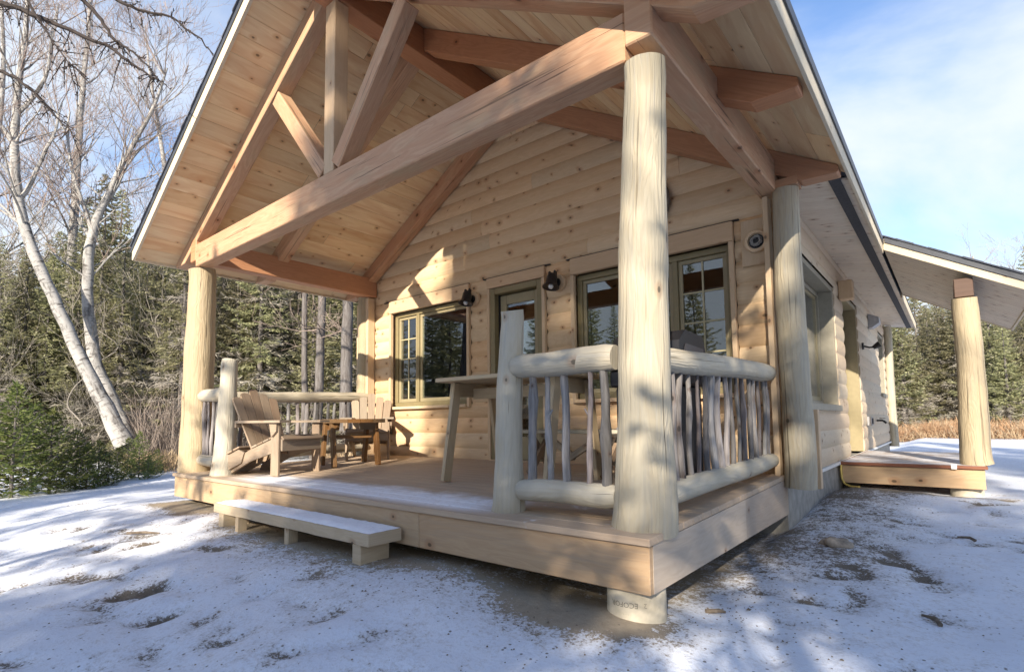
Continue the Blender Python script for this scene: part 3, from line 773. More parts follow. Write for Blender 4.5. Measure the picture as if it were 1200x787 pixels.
mb=MB(); mb.prism([(.04,-.265),(D-.06,-.265),(D-.06,dz(D)-.04),(.04,-.0385)],-W,-W+.038,lambda a,b,h:(h,a,b)); mb.build('side_skirt',M['skirt'],deck,.004)
mb=MB()
for i in range(8): mb.box(-W+.6+i*.68,-W+.64+i*.68,.05,D-.06,-.262,-.05,1)
mb.build('joist',M['skirt'],deck)
# pier with faded printing
pier=thing('deck_pier','pale round pier with faded printing under the near deck corner','pier',(-.165,.18,-.5))
mb=MB(); Mx=Matrix.Translation((-.165,.18,0)); mb.lathe([(.148,-.9),(.148,-.50),(.147,-.35),(.146,-.267)],32,Mx); mb.build('form_tube',M['pier'],pier)
def textmesh(s,size,name,mat,parent,Mw,wrapr=None,center=None):
    cu=bpy.data.curves.new(name,'FONT'); cu.body=s; cu.size=size; cu.align_x='CENTER'; cu.align_y='CENTER'; cu.resolution_u=2
    o=bpy.data.objects.new(name,cu); COL.objects.link(o); bpy.context.view_layer.update()
    me=bpy.data.meshes.new_from_object(o.evaluated_get(bpy.context.evaluated_depsgraph_get())); bpy.data.objects.remove(o)
    return me
def wrap_text(s,size,z,ang0,flip=True):
    me=textmesh(s,size,'lettering',None,None,None); r=.1495; pw=parent_world(pier)
    import bmesh
    bm=bmesh.new(); bm.from_mesh(me); bmesh.ops.subdivide_edges(bm,edges=bm.edges[:],cuts=1)
    for v in bm.verts:
        x,y=v.co.x,v.co.y
        if flip: x,y=-x,-y
        a=ang0+x/r; v.co=Vector((-.165+r*math.cos(a),.18+r*math.sin(a),z+y))-pw
    bm.to_mesh(me); bm.free(); me.materials.append(M['ink'])
    o=bpy.data.objects.new('lettering',me); COL.objects.link(o); o.parent=pier; return o
A0=math.atan2(CAM.y-.18,CAM.x+.165)
wrap_text('ECOFOR',.036,-.338,A0-.42)
wrap_text('2',.034,-.338,A0+.28)
wrap_text('- - - -',.014,-.385,A0-.35)

# ------------------------------------------------------------------ log posts
def post(label,p0,p1,r0,r1,mat,flare,seed,name='log_post',check=True):
    rg=random.Random(seed); m=MB(); a,b=log_path(p0,p1,r0,r1,30,.010,flare,rg); m.tube(a,b,32,True,.022,rng=rg)
    o=m.build(name,M[mat],None); tag(o,label,'post',); return o
post('stout pale peeled log post at the near porch corner, widest at its foot',(-.135,.235,-.0),(-.035,.19,2.437),.146,.108,'peeled',.022,3)
post('tan log post holding the far left end of the front truss',(-5.885,.225,0),(-5.865,.21,2.437),.178,.148,'peeledtan',.015,4)
post('tan log post standing on the small side entry deck',(1.305,5.62,0),(1.30,5.64,1.90),.138,.118,'peeledtan',.012,6)
post('short white newel post at the left end of the near front railing',(-1.02,.20,0),(-.985,.215,1.245),.092,.072,'rail',.012,8,'newel_post')
post('short sunlit newel post beside the far left porch post',(-5.07,.19,0),(-4.99,.20,1.25),.118,.080,'rail',.012,9,'newel_post')

# ------------------------------------------------------------------ railings with stick balusters
def railing(label,p0,p1,nb,seed,mat='drift',zt=.885,zb=.14,rt=.075,rb=.066,sp=None,rk=1.,wig=1.):
    rg=random.Random(seed); p0=Vector(p0);p1=Vector(p1)
    o=thing('stick_railing',label,'railing',((p0.x+p1.x)/2,(p0.y+p1.y)/2,dz((p0.y+p1.y)/2)),0,None)
    for nm,z,r,e in (('top_rail',zt,rt,.0),('bottom_rail',zb,rb,.02)):
        m=MB(); a,b=log_path(p0+Vector((0,0,z)),p1+Vector((0,0,z+.004)),r*.97,r*1.03,12,.006,0,rg); b[0]*=.86; b[-1]*=.86; m.tube(a,b,18,True,.01,rng=rg); m.build(nm,M['rail'],o)
    d=(p1-p0)
    for i in range(nb):
        t_=(i+.5)/nb if sp is None else sp[i]; t_+=rg.uniform(-.12,.12)/nb
        q=p0+d*t_; n=8; r0=rg.uniform(.013,.028)*rk; pts=[];rad=[]; bend=wig*rg.uniform(-.022,.022)*(1 if rg.random()<.6 else .3); ph=rg.random()*6; sx=Vector((d.normalized().x,d.normalized().y,0)); kn=rg.random(); lean=rg.uniform(-.03,.03)
        for k in range(n):
            s=k/(n-1); off=bend*math.sin(s*math.pi)+.005*math.sin(ph+s*9)+lean*(s-.5); pts.append(q+sx*off+Vector((sx.y,-sx.x,0))*(.005*math.sin(ph*2+s*7))+Vector((0,0,zb+s*(zt-zb))))
            rad.append(r0*(1.12-.25*s)*(1+.35*math.exp(-((s-kn)/.06)**2)))
        m=MB(); m.tube(pts,rad,9,False,.10,rng=rg)
        if rg.random()<.35:
            s=rg.uniform(.3,.7); b=pts[int(s*(n-1))]; m.tube([b,b+sx*rg.choice((-1,1))*.035+Vector((0,0,.05))],[r0*.55,r0*.35],7,True,.1,rng=rg)
        m.build('baluster',M[mat],o)
    return o
railing('near front railing with grey sticks between white newel and corner post',(-.95,.205,0),(-.27,.225,0),6,41,sp=[.17,.33,.53,.745,.885,1.03],zt=.885,rk=1.0)
railing('right side railing crowded with grey sticks behind the corner post',(-.105,.36,.0),(-.09,2.6,.05),17,42,rk=.80,wig=2.6)
railing('far left front railing, short, behind the sunlit newel',(-5.72,.21,0),(-5.10,.20,0),5,43)
railing('long left side railing running back behind the adirondack chairs',(-W+.03,.36,.0),(-W+.03,2.6,.05),15,44,rk=1.2)

# ------------------------------------------------------------------ plank step in front
stp=thing('plank_step','low plank step dusted with snow in front of the porch','step',(-3.1,-.15,-.5))
zst=-.150
rg=random.Random(4); m=MB(); NX=26; edge=[rg.uniform(-.006,.006) for _ in range(NX+1)]
front=[(-4.06+2.30*i/NX,-.292+edge[i]) for i in range(NX+1)]
m.prism(front+[(-1.76,-.03),(-4.06,-.03)],zst-.078,zst,lambda a,b,h:(a,b,h)); m.build('tread',M['step'],stp,.006)
m=MB(); nx_,ny_=70,9
P=[];F=[];U=[]
for j in range(ny_+1):
    for i in range(nx_+1):
        x=-4.052+2.285*i/nx_; yy=-.287+.255*j/ny_; e=min(i/2,(nx_-i)/2,j/1.4,(ny_-j)/1.4,1.)
        P.append((x+rg.uniform(-.006,.006),yy+rg.uniform(-.004,.004),zst+.0015+.014*e*(.6+.8*rg.random())))
for j in range(ny_):
    for i in range(nx_): a=j*(nx_+1)+i; F.append((a,a+1,a+nx_+2,a+nx_+1)); U.append([(0,0)]*4)
m.poly(P,F,U,.5,True); m.build('snow_cover',M['snowthin'],stp)
for x0,x1,y0,y1 in ((-3.99,-3.90,-.28,-.05),(-3.66,-3.61,-.28,-.20),(-2.83,-2.77,-.28,-.20),(-1.95,-1.86,-.28,-.05)):
    m=MB(); m.box(x0,x1,y0,y1,-.56,zst-.08,2 if y1-y0<.1 else 1); m.build('block_leg',M['step'],stp,.004)

# ------------------------------------------------------------------ adirondack chairs
def chair(label,loc,rz,group):
    root=thing('adirondack_chair',label,'chair',loc,rz,group)
    B=lambda nm,m,mat='chair':m.build(nm,M[mat],root,.004,local=True)
    # x forward (0 = front legs), y across
    for s in (-1,1):
        m=MB(); m.box(-.055,.055,s*.275-.014,s*.275+.014,.0,.545,2); B('front_leg',m)
        # stringer: slopes from front leg down to the floor at the back
        m=MB(); m.prism([(.06,.27),(.06,.385),(-.02,.395),(-.42,.255),(-.80,.075),(-.84,.0),(-.70,.0),(-.40,.14)],s*.245-.013,s*.245+.013,lambda a,b,h:(a,h,b)); B('stringer',m)
        m=MB(); m.prism([(.13,s*.20),(.13,s*.345),(.10,s*.36),(-.25,s*.335),(-.58,s*.30),(-.60,s*.26),(-.58,s*.225),(-.2,s*.225)][::s],.547,.572,lambda a,b,h:(a,b,h)); B('arm',m)
        m=MB(); m.prism([(-.055,.545),(.055,.545),(.05,.46),(-.02,.40)],s*.305-.012,s*.305+.012,lambda a,b,h:(a,h,b)); B('arm_bracket',m)
    # seat slats
    m=MB(); pts=[(.10,.36),(.055,.402),(-.03,.398),(-.115,.368),(-.20,.338),(-.285,.308),(-.37,.278)]
    for (x0,z0),(x1,z1) in zip(pts[:-1],pts[1:]):
        d=Vector((x1-x0,0,z1-z0)); u=d.normalized()*.005; a=Vector((x0,0,z0))+u; b=Vector((x1,0,z1))-u
        mid=(a+b)/2; ang=math.atan2(d.z,-d.x); Mx=Matrix.Translation(mid)@Matrix.Rotation(ang,4,'Y'); L=(b-a).length
        m.box(-L/2,L/2,-.268,.268,0,.02,1,Mx)
    B('seat',m)
    m=MB(); m.box(.058,.08,-.262,.262,.255,.375,1); B('seat_apron',m)
    # fan back of five slats
    tilt=R_(24)
    for i in range(5):
        k=i-2; h=.80-abs(k)*.055; w0=.041; w1=.054; fan=k*.045
        poly=[(-w0,0),(w0,0),(w1,h-.03),(w1*.7,h-.005),(0,h),(-w1*.7,h-.005),(-w1,h-.03)]
        Mx=Matrix.Translation((-.385,k*.088,.20))@Matrix.Rotation(-tilt,4,'Y')@Matrix.Rotation(-fan,4,'X')
        m=MB(); m.prism(poly,-.010,.010,lambda a,b,hh:Mx@Vector((hh,a,b)),uax=1); B('back_slat',m)
    m=MB(); m.box(-.60,-.575,-.30,.30,.50,.57,1); m.box(-.43,-.405,-.23,.23,.22,.29,1); m.box(-.70,-.678,-.235,.235,.74,.79,1); B('back_brace',m)
    return root
chair('weathered adirondack chair seen from the side, nearest the front of the deck',(-4.345,.64,dz(.64)),R_(14),'adirondack chairs on the porch')
chair('weathered adirondack chair against the wall, its slatted back showing over the low table',(-5.02,2.03,dz(2.05)),R_(-40),'adirondack chairs on the porch')
# foot stool behind the newel
ft=thing('foot_rest','sloping wooden foot rest on the deck beside the sunlit newel','foot rest',(-5.02,.36,.01),R_(18))
for s in (-1,1):
    m=MB(); m.prism([(-.22,0),(-.10,0),(.20,.13),(.24,.24),(.16,.27),(-.25,.10)],s*.17-.013,s*.17+.013,lambda a,b,h:(a,h,b)); m.build('side_board',M['chair'],ft,.003,local=True)
m=MB()
for i in range(4):
    Mx=Matrix.Translation((-.17+i*.105,0,.145+i*.043))@Matrix.Rotation(R_(-22),4,'Y'); m.box(-.045,.045,-.2,.2,0,.018,1,Mx)
m.build('slat_top',M['chair'],ft,.003,local=True)

# ------------------------------------------------------------------ low honey coloured table
tb=thing('low_table','low honey stained table with splayed legs between the adirondack chairs','table',(-4.64,1.50,dz(1.50)),R_(-17))
m=MB()
for i in range(4): m.prism([(-.40,-.30+i*.15+.002),(.40,-.30+i*.15+.002),(.40,-.15+i*.15-.002),(-.40,-.15+i*.15-.002)],.515,.560,lambda a,b,h:(a,b,h))
m.build('table_top',M['table'],tb,.006,local=True)
for s in (-1,1):
    m=MB(); m.prism([(-.29,.43),(.29,.43),(.33,.523),(-.33,.523)],s*.23-.014,s*.23+.014,lambda a,b,h:(a,h,b)); m.build('apron',M['table'],tb,.004,local=True)
    for q in (-1,1):
        m=MB(); m.beam((q*.27,s*.262,-.0),(q*.15,s*.262,.52),.040,.11,up=(1,0,0)); m.build('leg',M['table'],tb,.004,local=True)
m=MB(); m.box(-.17,.17,-.214,.214,.33,.37,1); m.build('stretcher',M['table'],tb,.004,local=True)

# ------------------------------------------------------------------ tall plank bar table
bt=thing('bar_table','tall plain pine bar table with wide splayed trestle legs','table',(-1.9,1.25,dz(1.25)))
m=MB()
for i in range(4): m.box(-2.47,-1.16,.92+i*.20,.92+i*.20+.195,.905,.942,0)
m.build('table_top',M['bar'],bt,.006)
for xx in (-2.40,-1.30):
    m=MB(); m.prism([(1.05,.78),(1.60,.78),(1.58,.903),(1.07,.903)],xx-.019,xx+.019,lambda a,b,h:(h,a,b)); m.build('apron',M['bar'],bt,.004)
    for s in (-1,1):
        m=MB(); m.beam((xx+.041,1.325+s*.38,.03),(xx+.041,1.325+s*.235,.90),.040,.095,up=(0,1,0)); m.build('leg',M['bar'],bt,.004)
m=MB(); m.box(-2.36,-1.34,1.30,1.34,.76,.86,0); m.build('stretcher',M['bar'],bt,.004)
# low bench with crossed legs
bn=thing('crossed_leg_bench','low frosty topped bench on crossed wooden legs behind the bar table','bench',(-1.65,1.95,dz(1.95)))
m=MB()
for i in range(2): m.box(-2.25,-1.02,1.78+i*.165,1.78+i*.165+.16,.43,.465,0)
m.build('seat',M['rail'],bn,.005)
for xx in (-2.05,-1.25):
    for s in (-1,1):
        m=MB(); m.beam((xx+s*.02,1.94-s*.22,.045),(xx+s*.02,1.94+s*.15,.428),.034,.075,up=(0,1,0)); m.build('leg',M['chair'],bn,.004)
for s in (-1,1):
    m=MB(); m.beam((-1.65+s*.02,1.90+s*.02,.2),(-1.65-s*.36,1.90+s*.02,.428),.03,.06); m.build('brace',M['chair'],bn,.004)
# covered grill
gr=thing('gas_grill','black barbecue grill standing on the deck behind the side railing','grill',(-.6,1.6,dz(1.6)))
gx0,gx1,gy0,gy1=-.92,-.36,1.32,1.86
m=MB(); m.box(gx0+.03,gx1-.03,gy0+.04,gy1-.04,.10,.80,2); m.build('cabinet',M['grill'],gr,.012)
m=MB(); m.box(gx0,gx1,gy0,gy1,.80,.93,0); m.build('firebox',M['grill'],gr,.015)
m=MB(); m.prism([(gy0-.01,.933),(gy1+.01,.933),(gy1+.0,1.09),(gy1-.06,1.195),(gy0+.13,1.205),(gy0+.02,1.12)],gx0,gx1,lambda a,b,h:(h,a,b)); lid=m.build('lid',M['grill'],gr,.014)
m=MB(); m.prism([(gy0+.05,.96),(gy1-.05,.96),(gy1-.09,1.09),(gy0+.12,1.10)],gx1+.002,gx1+.016,lambda a,b,h:(h,a,b)); m.build('lid_panel',M['grillgrey'],lid,.004)
m=MB(); m.tube([(gx0+.1,gy0-.045,1.0),(gx1-.1,gy0-.045,1.0)],.012,10); m.tube([(gx0+.1,gy0-.045,1.0),(gx0+.1,gy0+.0,1.0)],.009,8); m.tube([(gx1-.1,gy0-.045,1.0),(gx1-.1,gy0+.0,1.0)],.009,8); m.build('handle',M['wire'],lid)
for xx in (gx0+.08,gx1-.08):
    for yy in (gy0+.1,gy1-.1):
        m=MB(); m.tube([(xx-.015,yy,.09),(xx+.015,yy,.09)],.055,14); m.build('wheel',M['black'],gr)

# ------------------------------------------------------------------ things on the front wall
def wall_lamp(label,x,z):
    o=thing('wall_lamp',label,'lamp',(x,D-.035,z),0,'black lamps on the front wall')
    B=lambda nm,m,mat:m.build(nm,M[mat],o,0,local=True)
    Mx=Matrix.Translation((.0,-.0,0))@Matrix.Rotation(R_(90),4,'X')
    m=MB(); m.lathe([(.0,0),(.100,0),(.102,.03),(.094,.048),(.0,.05)],28,Mx); B('wood_base',m,'trim')
    m=MB(); m.lathe([(.0,.05),(.055,.05),(.052,.075),(.02,.085),(.018,.12),(.0,.12)],16,Mx); B('mount',m,'black')
    Mh=Matrix.Translation((0,-.155,.005))@Matrix.Rotation(R_(-14),4,'X')
    m=MB(); m.lathe([(.0,.085),(.030,.085),(.048,.075),(.060,.05),(.064,-.02),(.072,-.05),(.094,-.075),(.097,-.088),(.088,-.088),(.06,-.06),(.0,-.05)],24,Mh); B('shade',m,'black')
    for s in (-1,1):
        m=MB(); m.prism([(s*.018,.075),(s*.052,.06),(s*.046,.112),(s*.03,.118)][::s],-.02,.02,lambda a,b,h:Mh@Vector((a,h,b))); B('yoke',m,'black')
    m=MB(); m.lathe([(.0,-.1),(.02,-.098),(.032,-.075),(.026,-.05),(.0,-.048)],14,Mh); B('bulb',m,'white')
wall_lamp('black downlight lamp between the left window and the front door',-3.68,2.155)
wall_lamp('black downlight lamp to the right of the front door',-2.33,2.14)
bx=thing('wiring_box','open round wiring box with tangled wires at the wall\'s right corner','wiring box',(-.155,D-.035,2.14))
m=MB(); m.box(-.135,.125,-.03,.0,-.21,.215,2); m.build('back_board',M['trim'],bx,.004,local=True)
Mx=Matrix.Translation((0,-.03,.0))@Matrix.Rotation(R_(90),4,'X')
m=MB(); m.lathe([(.0,0),(.104,0),(.106,.022),(.098,.034),(.072,.034),(.07,.012),(.0,.012)],28,Mx); m.build('wood_ring',M['trim'],bx,0,local=True)
rg=random.Random(2); m=MB()
for i in range(7):
    pts=[];a0=rg.random()*6
    for k in range(9):
        a=a0+k*.8; r=.028+.025*rg.random(); pts.append((r*math.cos(a),-.046-.03*rg.random(),r*math.sin(a)))
    m.tube(pts,.0042,6)
m.build('wires',M['wire'],bx,0,local=True)
m=MB(); m.lathe([(.0,0),(.066,0),(.066,.014),(.0,.014)],20,Mx@Matrix.Translation((0,0,.0))); m.build('box_cavity',M['black'],bx,0,local=True)
# outlet on the left end of the wall
ou=thing('wall_outlet','black weatherproof outlet low on the front wall under the left window','outlet',(-5.44,D-.03,.44))
m=MB(); m.box(-.055,.055,-.045,.0,-.06,.06); m.build('box',M['black'],ou,.008,local=True)
m=MB(); m.lathe([(.0,0),(.035,0),(.03,.035),(.0,.04)],14,Matrix.Translation((.03,-.045,.0))@Matrix.Rotation(R_(90),4,'X')); m.build('cover',M['black'],ou,0,local=True)
# rustic hanging on the gable wall, mostly behind the near post
hg=thing('wall_plaque','dark rustic oval wall hanging high on the wall behind the near post','wall decoration',(-1.12,D-.04,2.77))
m=MB(); pts=[(.15*math.cos(a),-.03,.21*math.sin(a)) for a in np.linspace(0,2*math.pi,25)]; m.tube(pts,.022,8,False,.2); m.build('bent_frame',M['stick'],hg,0,local=True)
m=MB(); m.prism([(.13*math.cos(a),.19*math.sin(a)) for a in np.linspace(0,2*math.pi,20,endpoint=False)],-.02,-.005,lambda a,b,h:(a,h,b)); m.build('back_board',M['trim'],hg,0,local=True)

# ------------------------------------------------------------------ things on the side wall
m=MB(); m.box(.0,.17,6.10,6.28,2.16,2.42,2); o=m.build('mounting_block',M['trim'],None,.01); tag(o,'small sunlit wooden block on the side wall above the entry','mounting block')
sl_=thing('spot_lamp','small black spotlight on an arm beside the side door','lamp',(.02,8.15,1.72))
m=MB(); m.lathe([(.0,0),(.06,0),(.055,.03),(.0,.035)],16,Matrix.Rotation(R_(90),4,'Y')); m.build('mount',M['black'],sl_,0,local=True)
m=MB(); m.tube([(.03,0,0),(.10,0,-.03),(.16,0,-.03)],.014,8); m.build('arm',M['black'],sl_,0,local=True)
m=MB(); m.lathe([(.0,-.02),(.03,-.02),(.055,.09),(.05,.09),(.0,.03)],14,Matrix.Translation((.17,0,-.03))@Matrix.Rotation(R_(60),4,'Y')); m.build('head',M['black'],sl_,0,local=True)
vh=thing('vent_hood','grey dryer vent hood high on the side wall under the soffit','vent',(.0,9.6,2.33))
m=MB(); m.prism([(0,-.13),(.06,-.13),(.17,-.05),(.17,.05),(.02,.13),(0,.13)],-.14,.14,lambda a,b,h:(a,h,b)); m.build('hood',M['grey'],vh,.006,local=True)
so_=thing('wall_socket','small grey socket box on the side wall beside the entry door','outlet',(.0,8.5,.48))
m=MB(); m.box(0,.07,-.09,.09,-.075,.075); m.build('box',M['grey'],so_,.008,local=True)
m=MB(); m.box(.07,.085,-.06,.06,-.05,.05); m.build('lid',M['black'],so_,.004,local=True)
fc=thing('garden_tap','dark garden tap on the side wall past the socket box','tap',(.0,9.9,.48))
m=MB(); m.tube([(0,0,0),(.10,0,0)],.018,8); m.tube([(.10,0,0),(.15,0,-.05)],.02,8); m.build('spout',M['black'],fc,0,local=True)
m=MB(); m.lathe([(.0,0),(.05,0),(.05,.012),(.0,.012)],10,Matrix.Translation((.09,0,.035))); m.build('handle',M['black'],fc,0,local=True)

# ------------------------------------------------------------------ side entry: stoop, shed roof
n_=NT('frosted boards'); p_=n_.geo(); f_=n_.noise(p_,4.,5.,.7); g_=n_.noise(n_.comb(n_.math('MULTIPLY',n_.sep(p_)[0],2.),n_.math('MULTIPLY',n_.sep(p_)[1],9.),0.),2.,4.,.6)
M['frost']=n_.fin(n_.bsdf(n_.mix(n_.rng(n_.math('ADD',f_,g_),.85,1.2),(.36,.285,.23),(.72,.74,.78)),.8,.2,n_.bump(f_,.3,.01)))
M['redboard']=wood('dark red deck edge',(.26,.13,.08),(.17,.075,.045),.1,.6)
sp_=thing('side_stoop','low wooden entry deck beside the cabin with a snowy top','stoop',(.7,6.8,0))
m=MB(); x=.02; random.seed(77)
y=5.42
while y<8.2:
    m.box(.0,1.385,y,min(y+.135,8.2),-.036,.0,0); y+=.14
m.build('decking',M['redboard'],sp_,.003)
m=MB(); nn=24
P=[];F=[];U=[]; rg=random.Random(8)
for j in range(nn+1):
    for i in range(13):
        e=min(i/1.5,(12-i)/1.5,j/1.5,(nn-j)/1.5,1.); P.append((.02+1.35*i/12,5.43+2.75*j/nn,.001+.005*e*rg.uniform(.4,1.2)))
for j in range(nn):
    for i in range(12): a=j*13+i; F.append((a,a+1,a+14,a+13)); U.append([(0,0)]*4)
m.poly(P,F,U,.5,True); m.build('frost_cover',M['frost'],sp_)
m=MB(); m.box(.02,1.36,5.45,5.488,-.255,-.038,0); m.build('front_skirt',M['skirt'],sp_,.004)
m=MB(); m.box(1.322,1.36,5.49,8.2,-.255,-.038,1); m.build('side_skirt',M['skirt'],sp_,.004)
m=MB(); m.box(1.075,1.125,5.412,5.419,-.04,.02,2); m.build('paper_tag',M['white'],sp_)
# little concrete pads under the stoop
m=MB(); m.lathe([(.15,-.55),(.15,-.30),(.14,-.258)],20,Matrix.Translation((1.2,5.66,0))); o=m.build('stoop_pier',M['pier'],None); tag(o,'low sandy pier under the outer corner of the side entry deck','pier')
m=MB(); m.tube([(.012,5.44,-.03),(.014,5.40,-.10),(.02,5.39,-.2),(.05,5.36,-.262),(.12,5.30,-.285),(.22,5.2,-.275)],.012,8); m.build('cord',M['yellow'],sp_)
SH_=.575; shz=lambda x:2.6-SH_*(x-.58)
shed=thing('side_porch_roof','lean-to roof over the side entry with whitewashed board underside','porch roof',(1.2,7.1,2.2))
m=MB()
def shslab(m,x0,x1,y0,y1,o0,o1):
    P=[(x,y,shz(x)+o) for x in (x0,x1) for y in (y0,y1) for o in (o0,o1)]
    F=[(0,1,3,2),(4,6,7,5),(0,4,5,1),(2,3,7,6),(0,2,6,4),(1,5,7,3)]
    q=random.random()*9; m.poly(P,F,[[(P[i][0]+q,P[i][2]) if k in(2,3) else (P[i][0]+q,P[i][1]) for i in f] for k,f in enumerate(F)],random.random())
XS=1.905; YS0,YS1=5.5,8.72
shslab(m,.58,XS,YS0+.03,YS1-.03,.014,.15)
for i in range(9):
    x0=.58+(XS-.58+.03)*(1-(i+1)/9); x1=.58+(XS-.58+.03)*(1-i/9)
    shslab(m,max(x0-.02,.575),x1,YS0-.03+random.uniform(-.006,.006),YS1+.03,.153+.0,.168+.006*(i%2))
m.build('shingles',M['shingle'],shed)
m=MB(); x=.585; random.seed(3)
yy=YS0+.03
while yy<YS1-.03:
    y2=min(yy+.13,YS1-.025); P=[(.585,yy+.002,shz(.585)),(XS-.03,yy+.002,shz(XS-.03)),(XS-.03,y2-.002,shz(XS-.03)),(.585,y2-.002,shz(.585))]
    q=random.random()*9; m.poly(P,[(0,3,2,1)],[[(q,yy),(q,y2),(q+1.5,y2),(q+1.5,yy)]],random.random()); yy=y2
m.build('underside_boards',M['soffit'],shed)
m=MB(); shslab(m,.581,XS,YS0,YS0+.028,-.012,.135); m.build('rake_board',M['fascia'],shed,.003)
m=MB(); shslab(m,.581,XS,YS1-.028,YS1,-.012,.135); m.build('rake_board',M['fascia'],shed,.003)
m=MB(); m.box(XS-.028,XS-.002,YS0+.03,YS1-.03,shz(XS)-.01,shz(XS)+.135,1); m.build('fascia',M['fascia'],shed,.003)
m=MB(); shslab(m,.6,XS+.02,YS0-.016,YS0-.004,.085,.151); shslab(m,.6,XS+.02,YS1+.004,YS1+.016,.085,.151); m.build('drip_edge',M['drip'],shed)
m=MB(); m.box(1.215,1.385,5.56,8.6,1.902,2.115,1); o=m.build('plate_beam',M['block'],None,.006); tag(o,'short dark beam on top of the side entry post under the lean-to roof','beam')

# ------------------------------------------------------------------ ground bits
def rock(label,x,y,r,seed,sq=.55):
    rg=np.random.RandomState(seed)
    import bmesh
    bm=bmesh.new(); bmesh.ops.create_icosphere(bm,subdivisions=3,radius=1.)
    ks=[(rg.normal(size=3),rg.rand()*6) for _ in range(6)]
    for v in bm.verts:
        p=np.array(v.co); d=1+sum(.09*math.sin(2.2*p@k+ph) for k,ph in ks); v.co=Vector((p[0]*d*r,p[1]*d*r*.75,p[2]*d*r*sq))
    me=bpy.data.meshes.new('rock'); bm.to_mesh(me); bm.free(); me.materials.append(M['rock']); me.polygons.foreach_set('use_smooth',np.ones(len(me.polygons),bool))
    o=bpy.data.objects.new('rock',me); COL.objects.link(o); o.location=(x,y,gz(x,y)+r*sq*.25); o.rotation_euler=(0,0,seed); return tag(o,label,'rock')
rock('largest tan rock poking out of the snow right of the cabin',.40,2.30,.085,3)
rock('small dark stone touching the tan rock in the snow',.33,2.33,.05,4)
rock('flat snowy stone just behind the tan rock',.43,2.42,.07,5,.35)
for i,(x,y,L,a,lb) in enumerate(((.98,1.15,.13,2.2,'short grey stick on the snow at the lower right'),(.10,.55,.10,.4,'thin wood splinter in the sunlit snow beside the near pier'),(-4.35,-.75,.3,.6,'long thin stick in the sunlit snow left of the step'),(1.15,3.0,.12,2.6,'pale wood scrap on the snow before the side entry'))):
    m=MB(); g=gz(x,y)+.012; m.tube([(x-L/2*math.cos(a),y-L/2*math.sin(a),g),(x+.02,y,g+.012),(x+L/2*math.cos(a),y+L/2*math.sin(a),g+.004)],[.012,.011,.006],7,True,.2); tag(m.build('stick',M['stick'],None),lb,'stick')
# loose gravel and clods, uncountable
m=MB(); rg=random.Random(17)
for i in range(1500):
    k=rg.random()
    if k<.55: x=abs(rg.gauss(.0,.38))+.03; y=rg.uniform(.3,5.3)
    elif k<.8: x=rg.uniform(-5.6,.1); y=-abs(rg.gauss(0,.35))-.03
    else: x=rg.uniform(-3.,1.6); y=rg.uniform(-1.7,1.)
    if x<0 and y>-.02: continue
    if math.hypot(x-CAM.x,y-CAM.y)<.7: continue
    r=rg.uniform(.002,.007)*(1.9 if rg.random()<.05 else 1); z=gz(x,y)+r*.3
    a=rg.random()*6; P=[(x+r*math.cos(a+q*1.57)*rg.uniform(.7,1.3),y+r*math.sin(a+q*1.57)*rg.uniform(.7,1.3),z) for q in range(4)]+[(x,y,z+r*rg.uniform(.5,1.)),(x,y,z-r*.8)]
    m.poly(P,[(0,1,4),(1,2,4),(2,3,4),(3,0,4)],[[(0,0)]*3]*4,rg.random())
tag(m.build('gravel',M['stick'],None),None,None,kind='stuff')
m=MB(); m.box(-13.6,-10.6,2.9,3.15,-.46,-.40); o=m.build('folded_tarp',M['teal'],None,.02); tag(o,'blue green tarp lying on the snow past the far left post','tarp')

# ------------------------------------------------------------------ trees
class Fol:
    "fast collector of small leaf quads"
    def __init__(s): s.q=[]; s.r=[]
    def blade(s,p,d,n,L,wd,r):
        b=d.cross(n); b.normalize(); b=b*(wd/2)
        s.q.append((p,p+d*(L*.45)+b,p+d*L,p+d*(L*.45)-b)); s.r.append(r)
    def build(s,name,mat,parent):
        n=len(s.q); V=np.array([tuple(v) for q in s.q for v in q],dtype=np.float32)
        me=bpy.data.meshes.new(name); me.vertices.add(4*n); me.vertices.foreach_set('co',V.ravel()); me.loops.add(4*n); me.loops.foreach_set('vertex_index',np.arange(4*n,dtype=np.int32))
        me.polygons.add(n); me.polygons.foreach_set('loop_start',np.arange(0,4*n,4,dtype=np.int32))
        a=me.attributes.new('rnd','FLOAT','FACE'); a.data.foreach_set('value',np.array(s.r,dtype=np.float32)); me.update(); me.materials.append(mat)
        o=bpy.data.objects.new(name,me); COL.objects.link(o); o.parent=parent; return o
def rv(rg): return Vector((rg.gauss(0,1),rg.gauss(0,1),rg.gauss(0,1))).normalized()
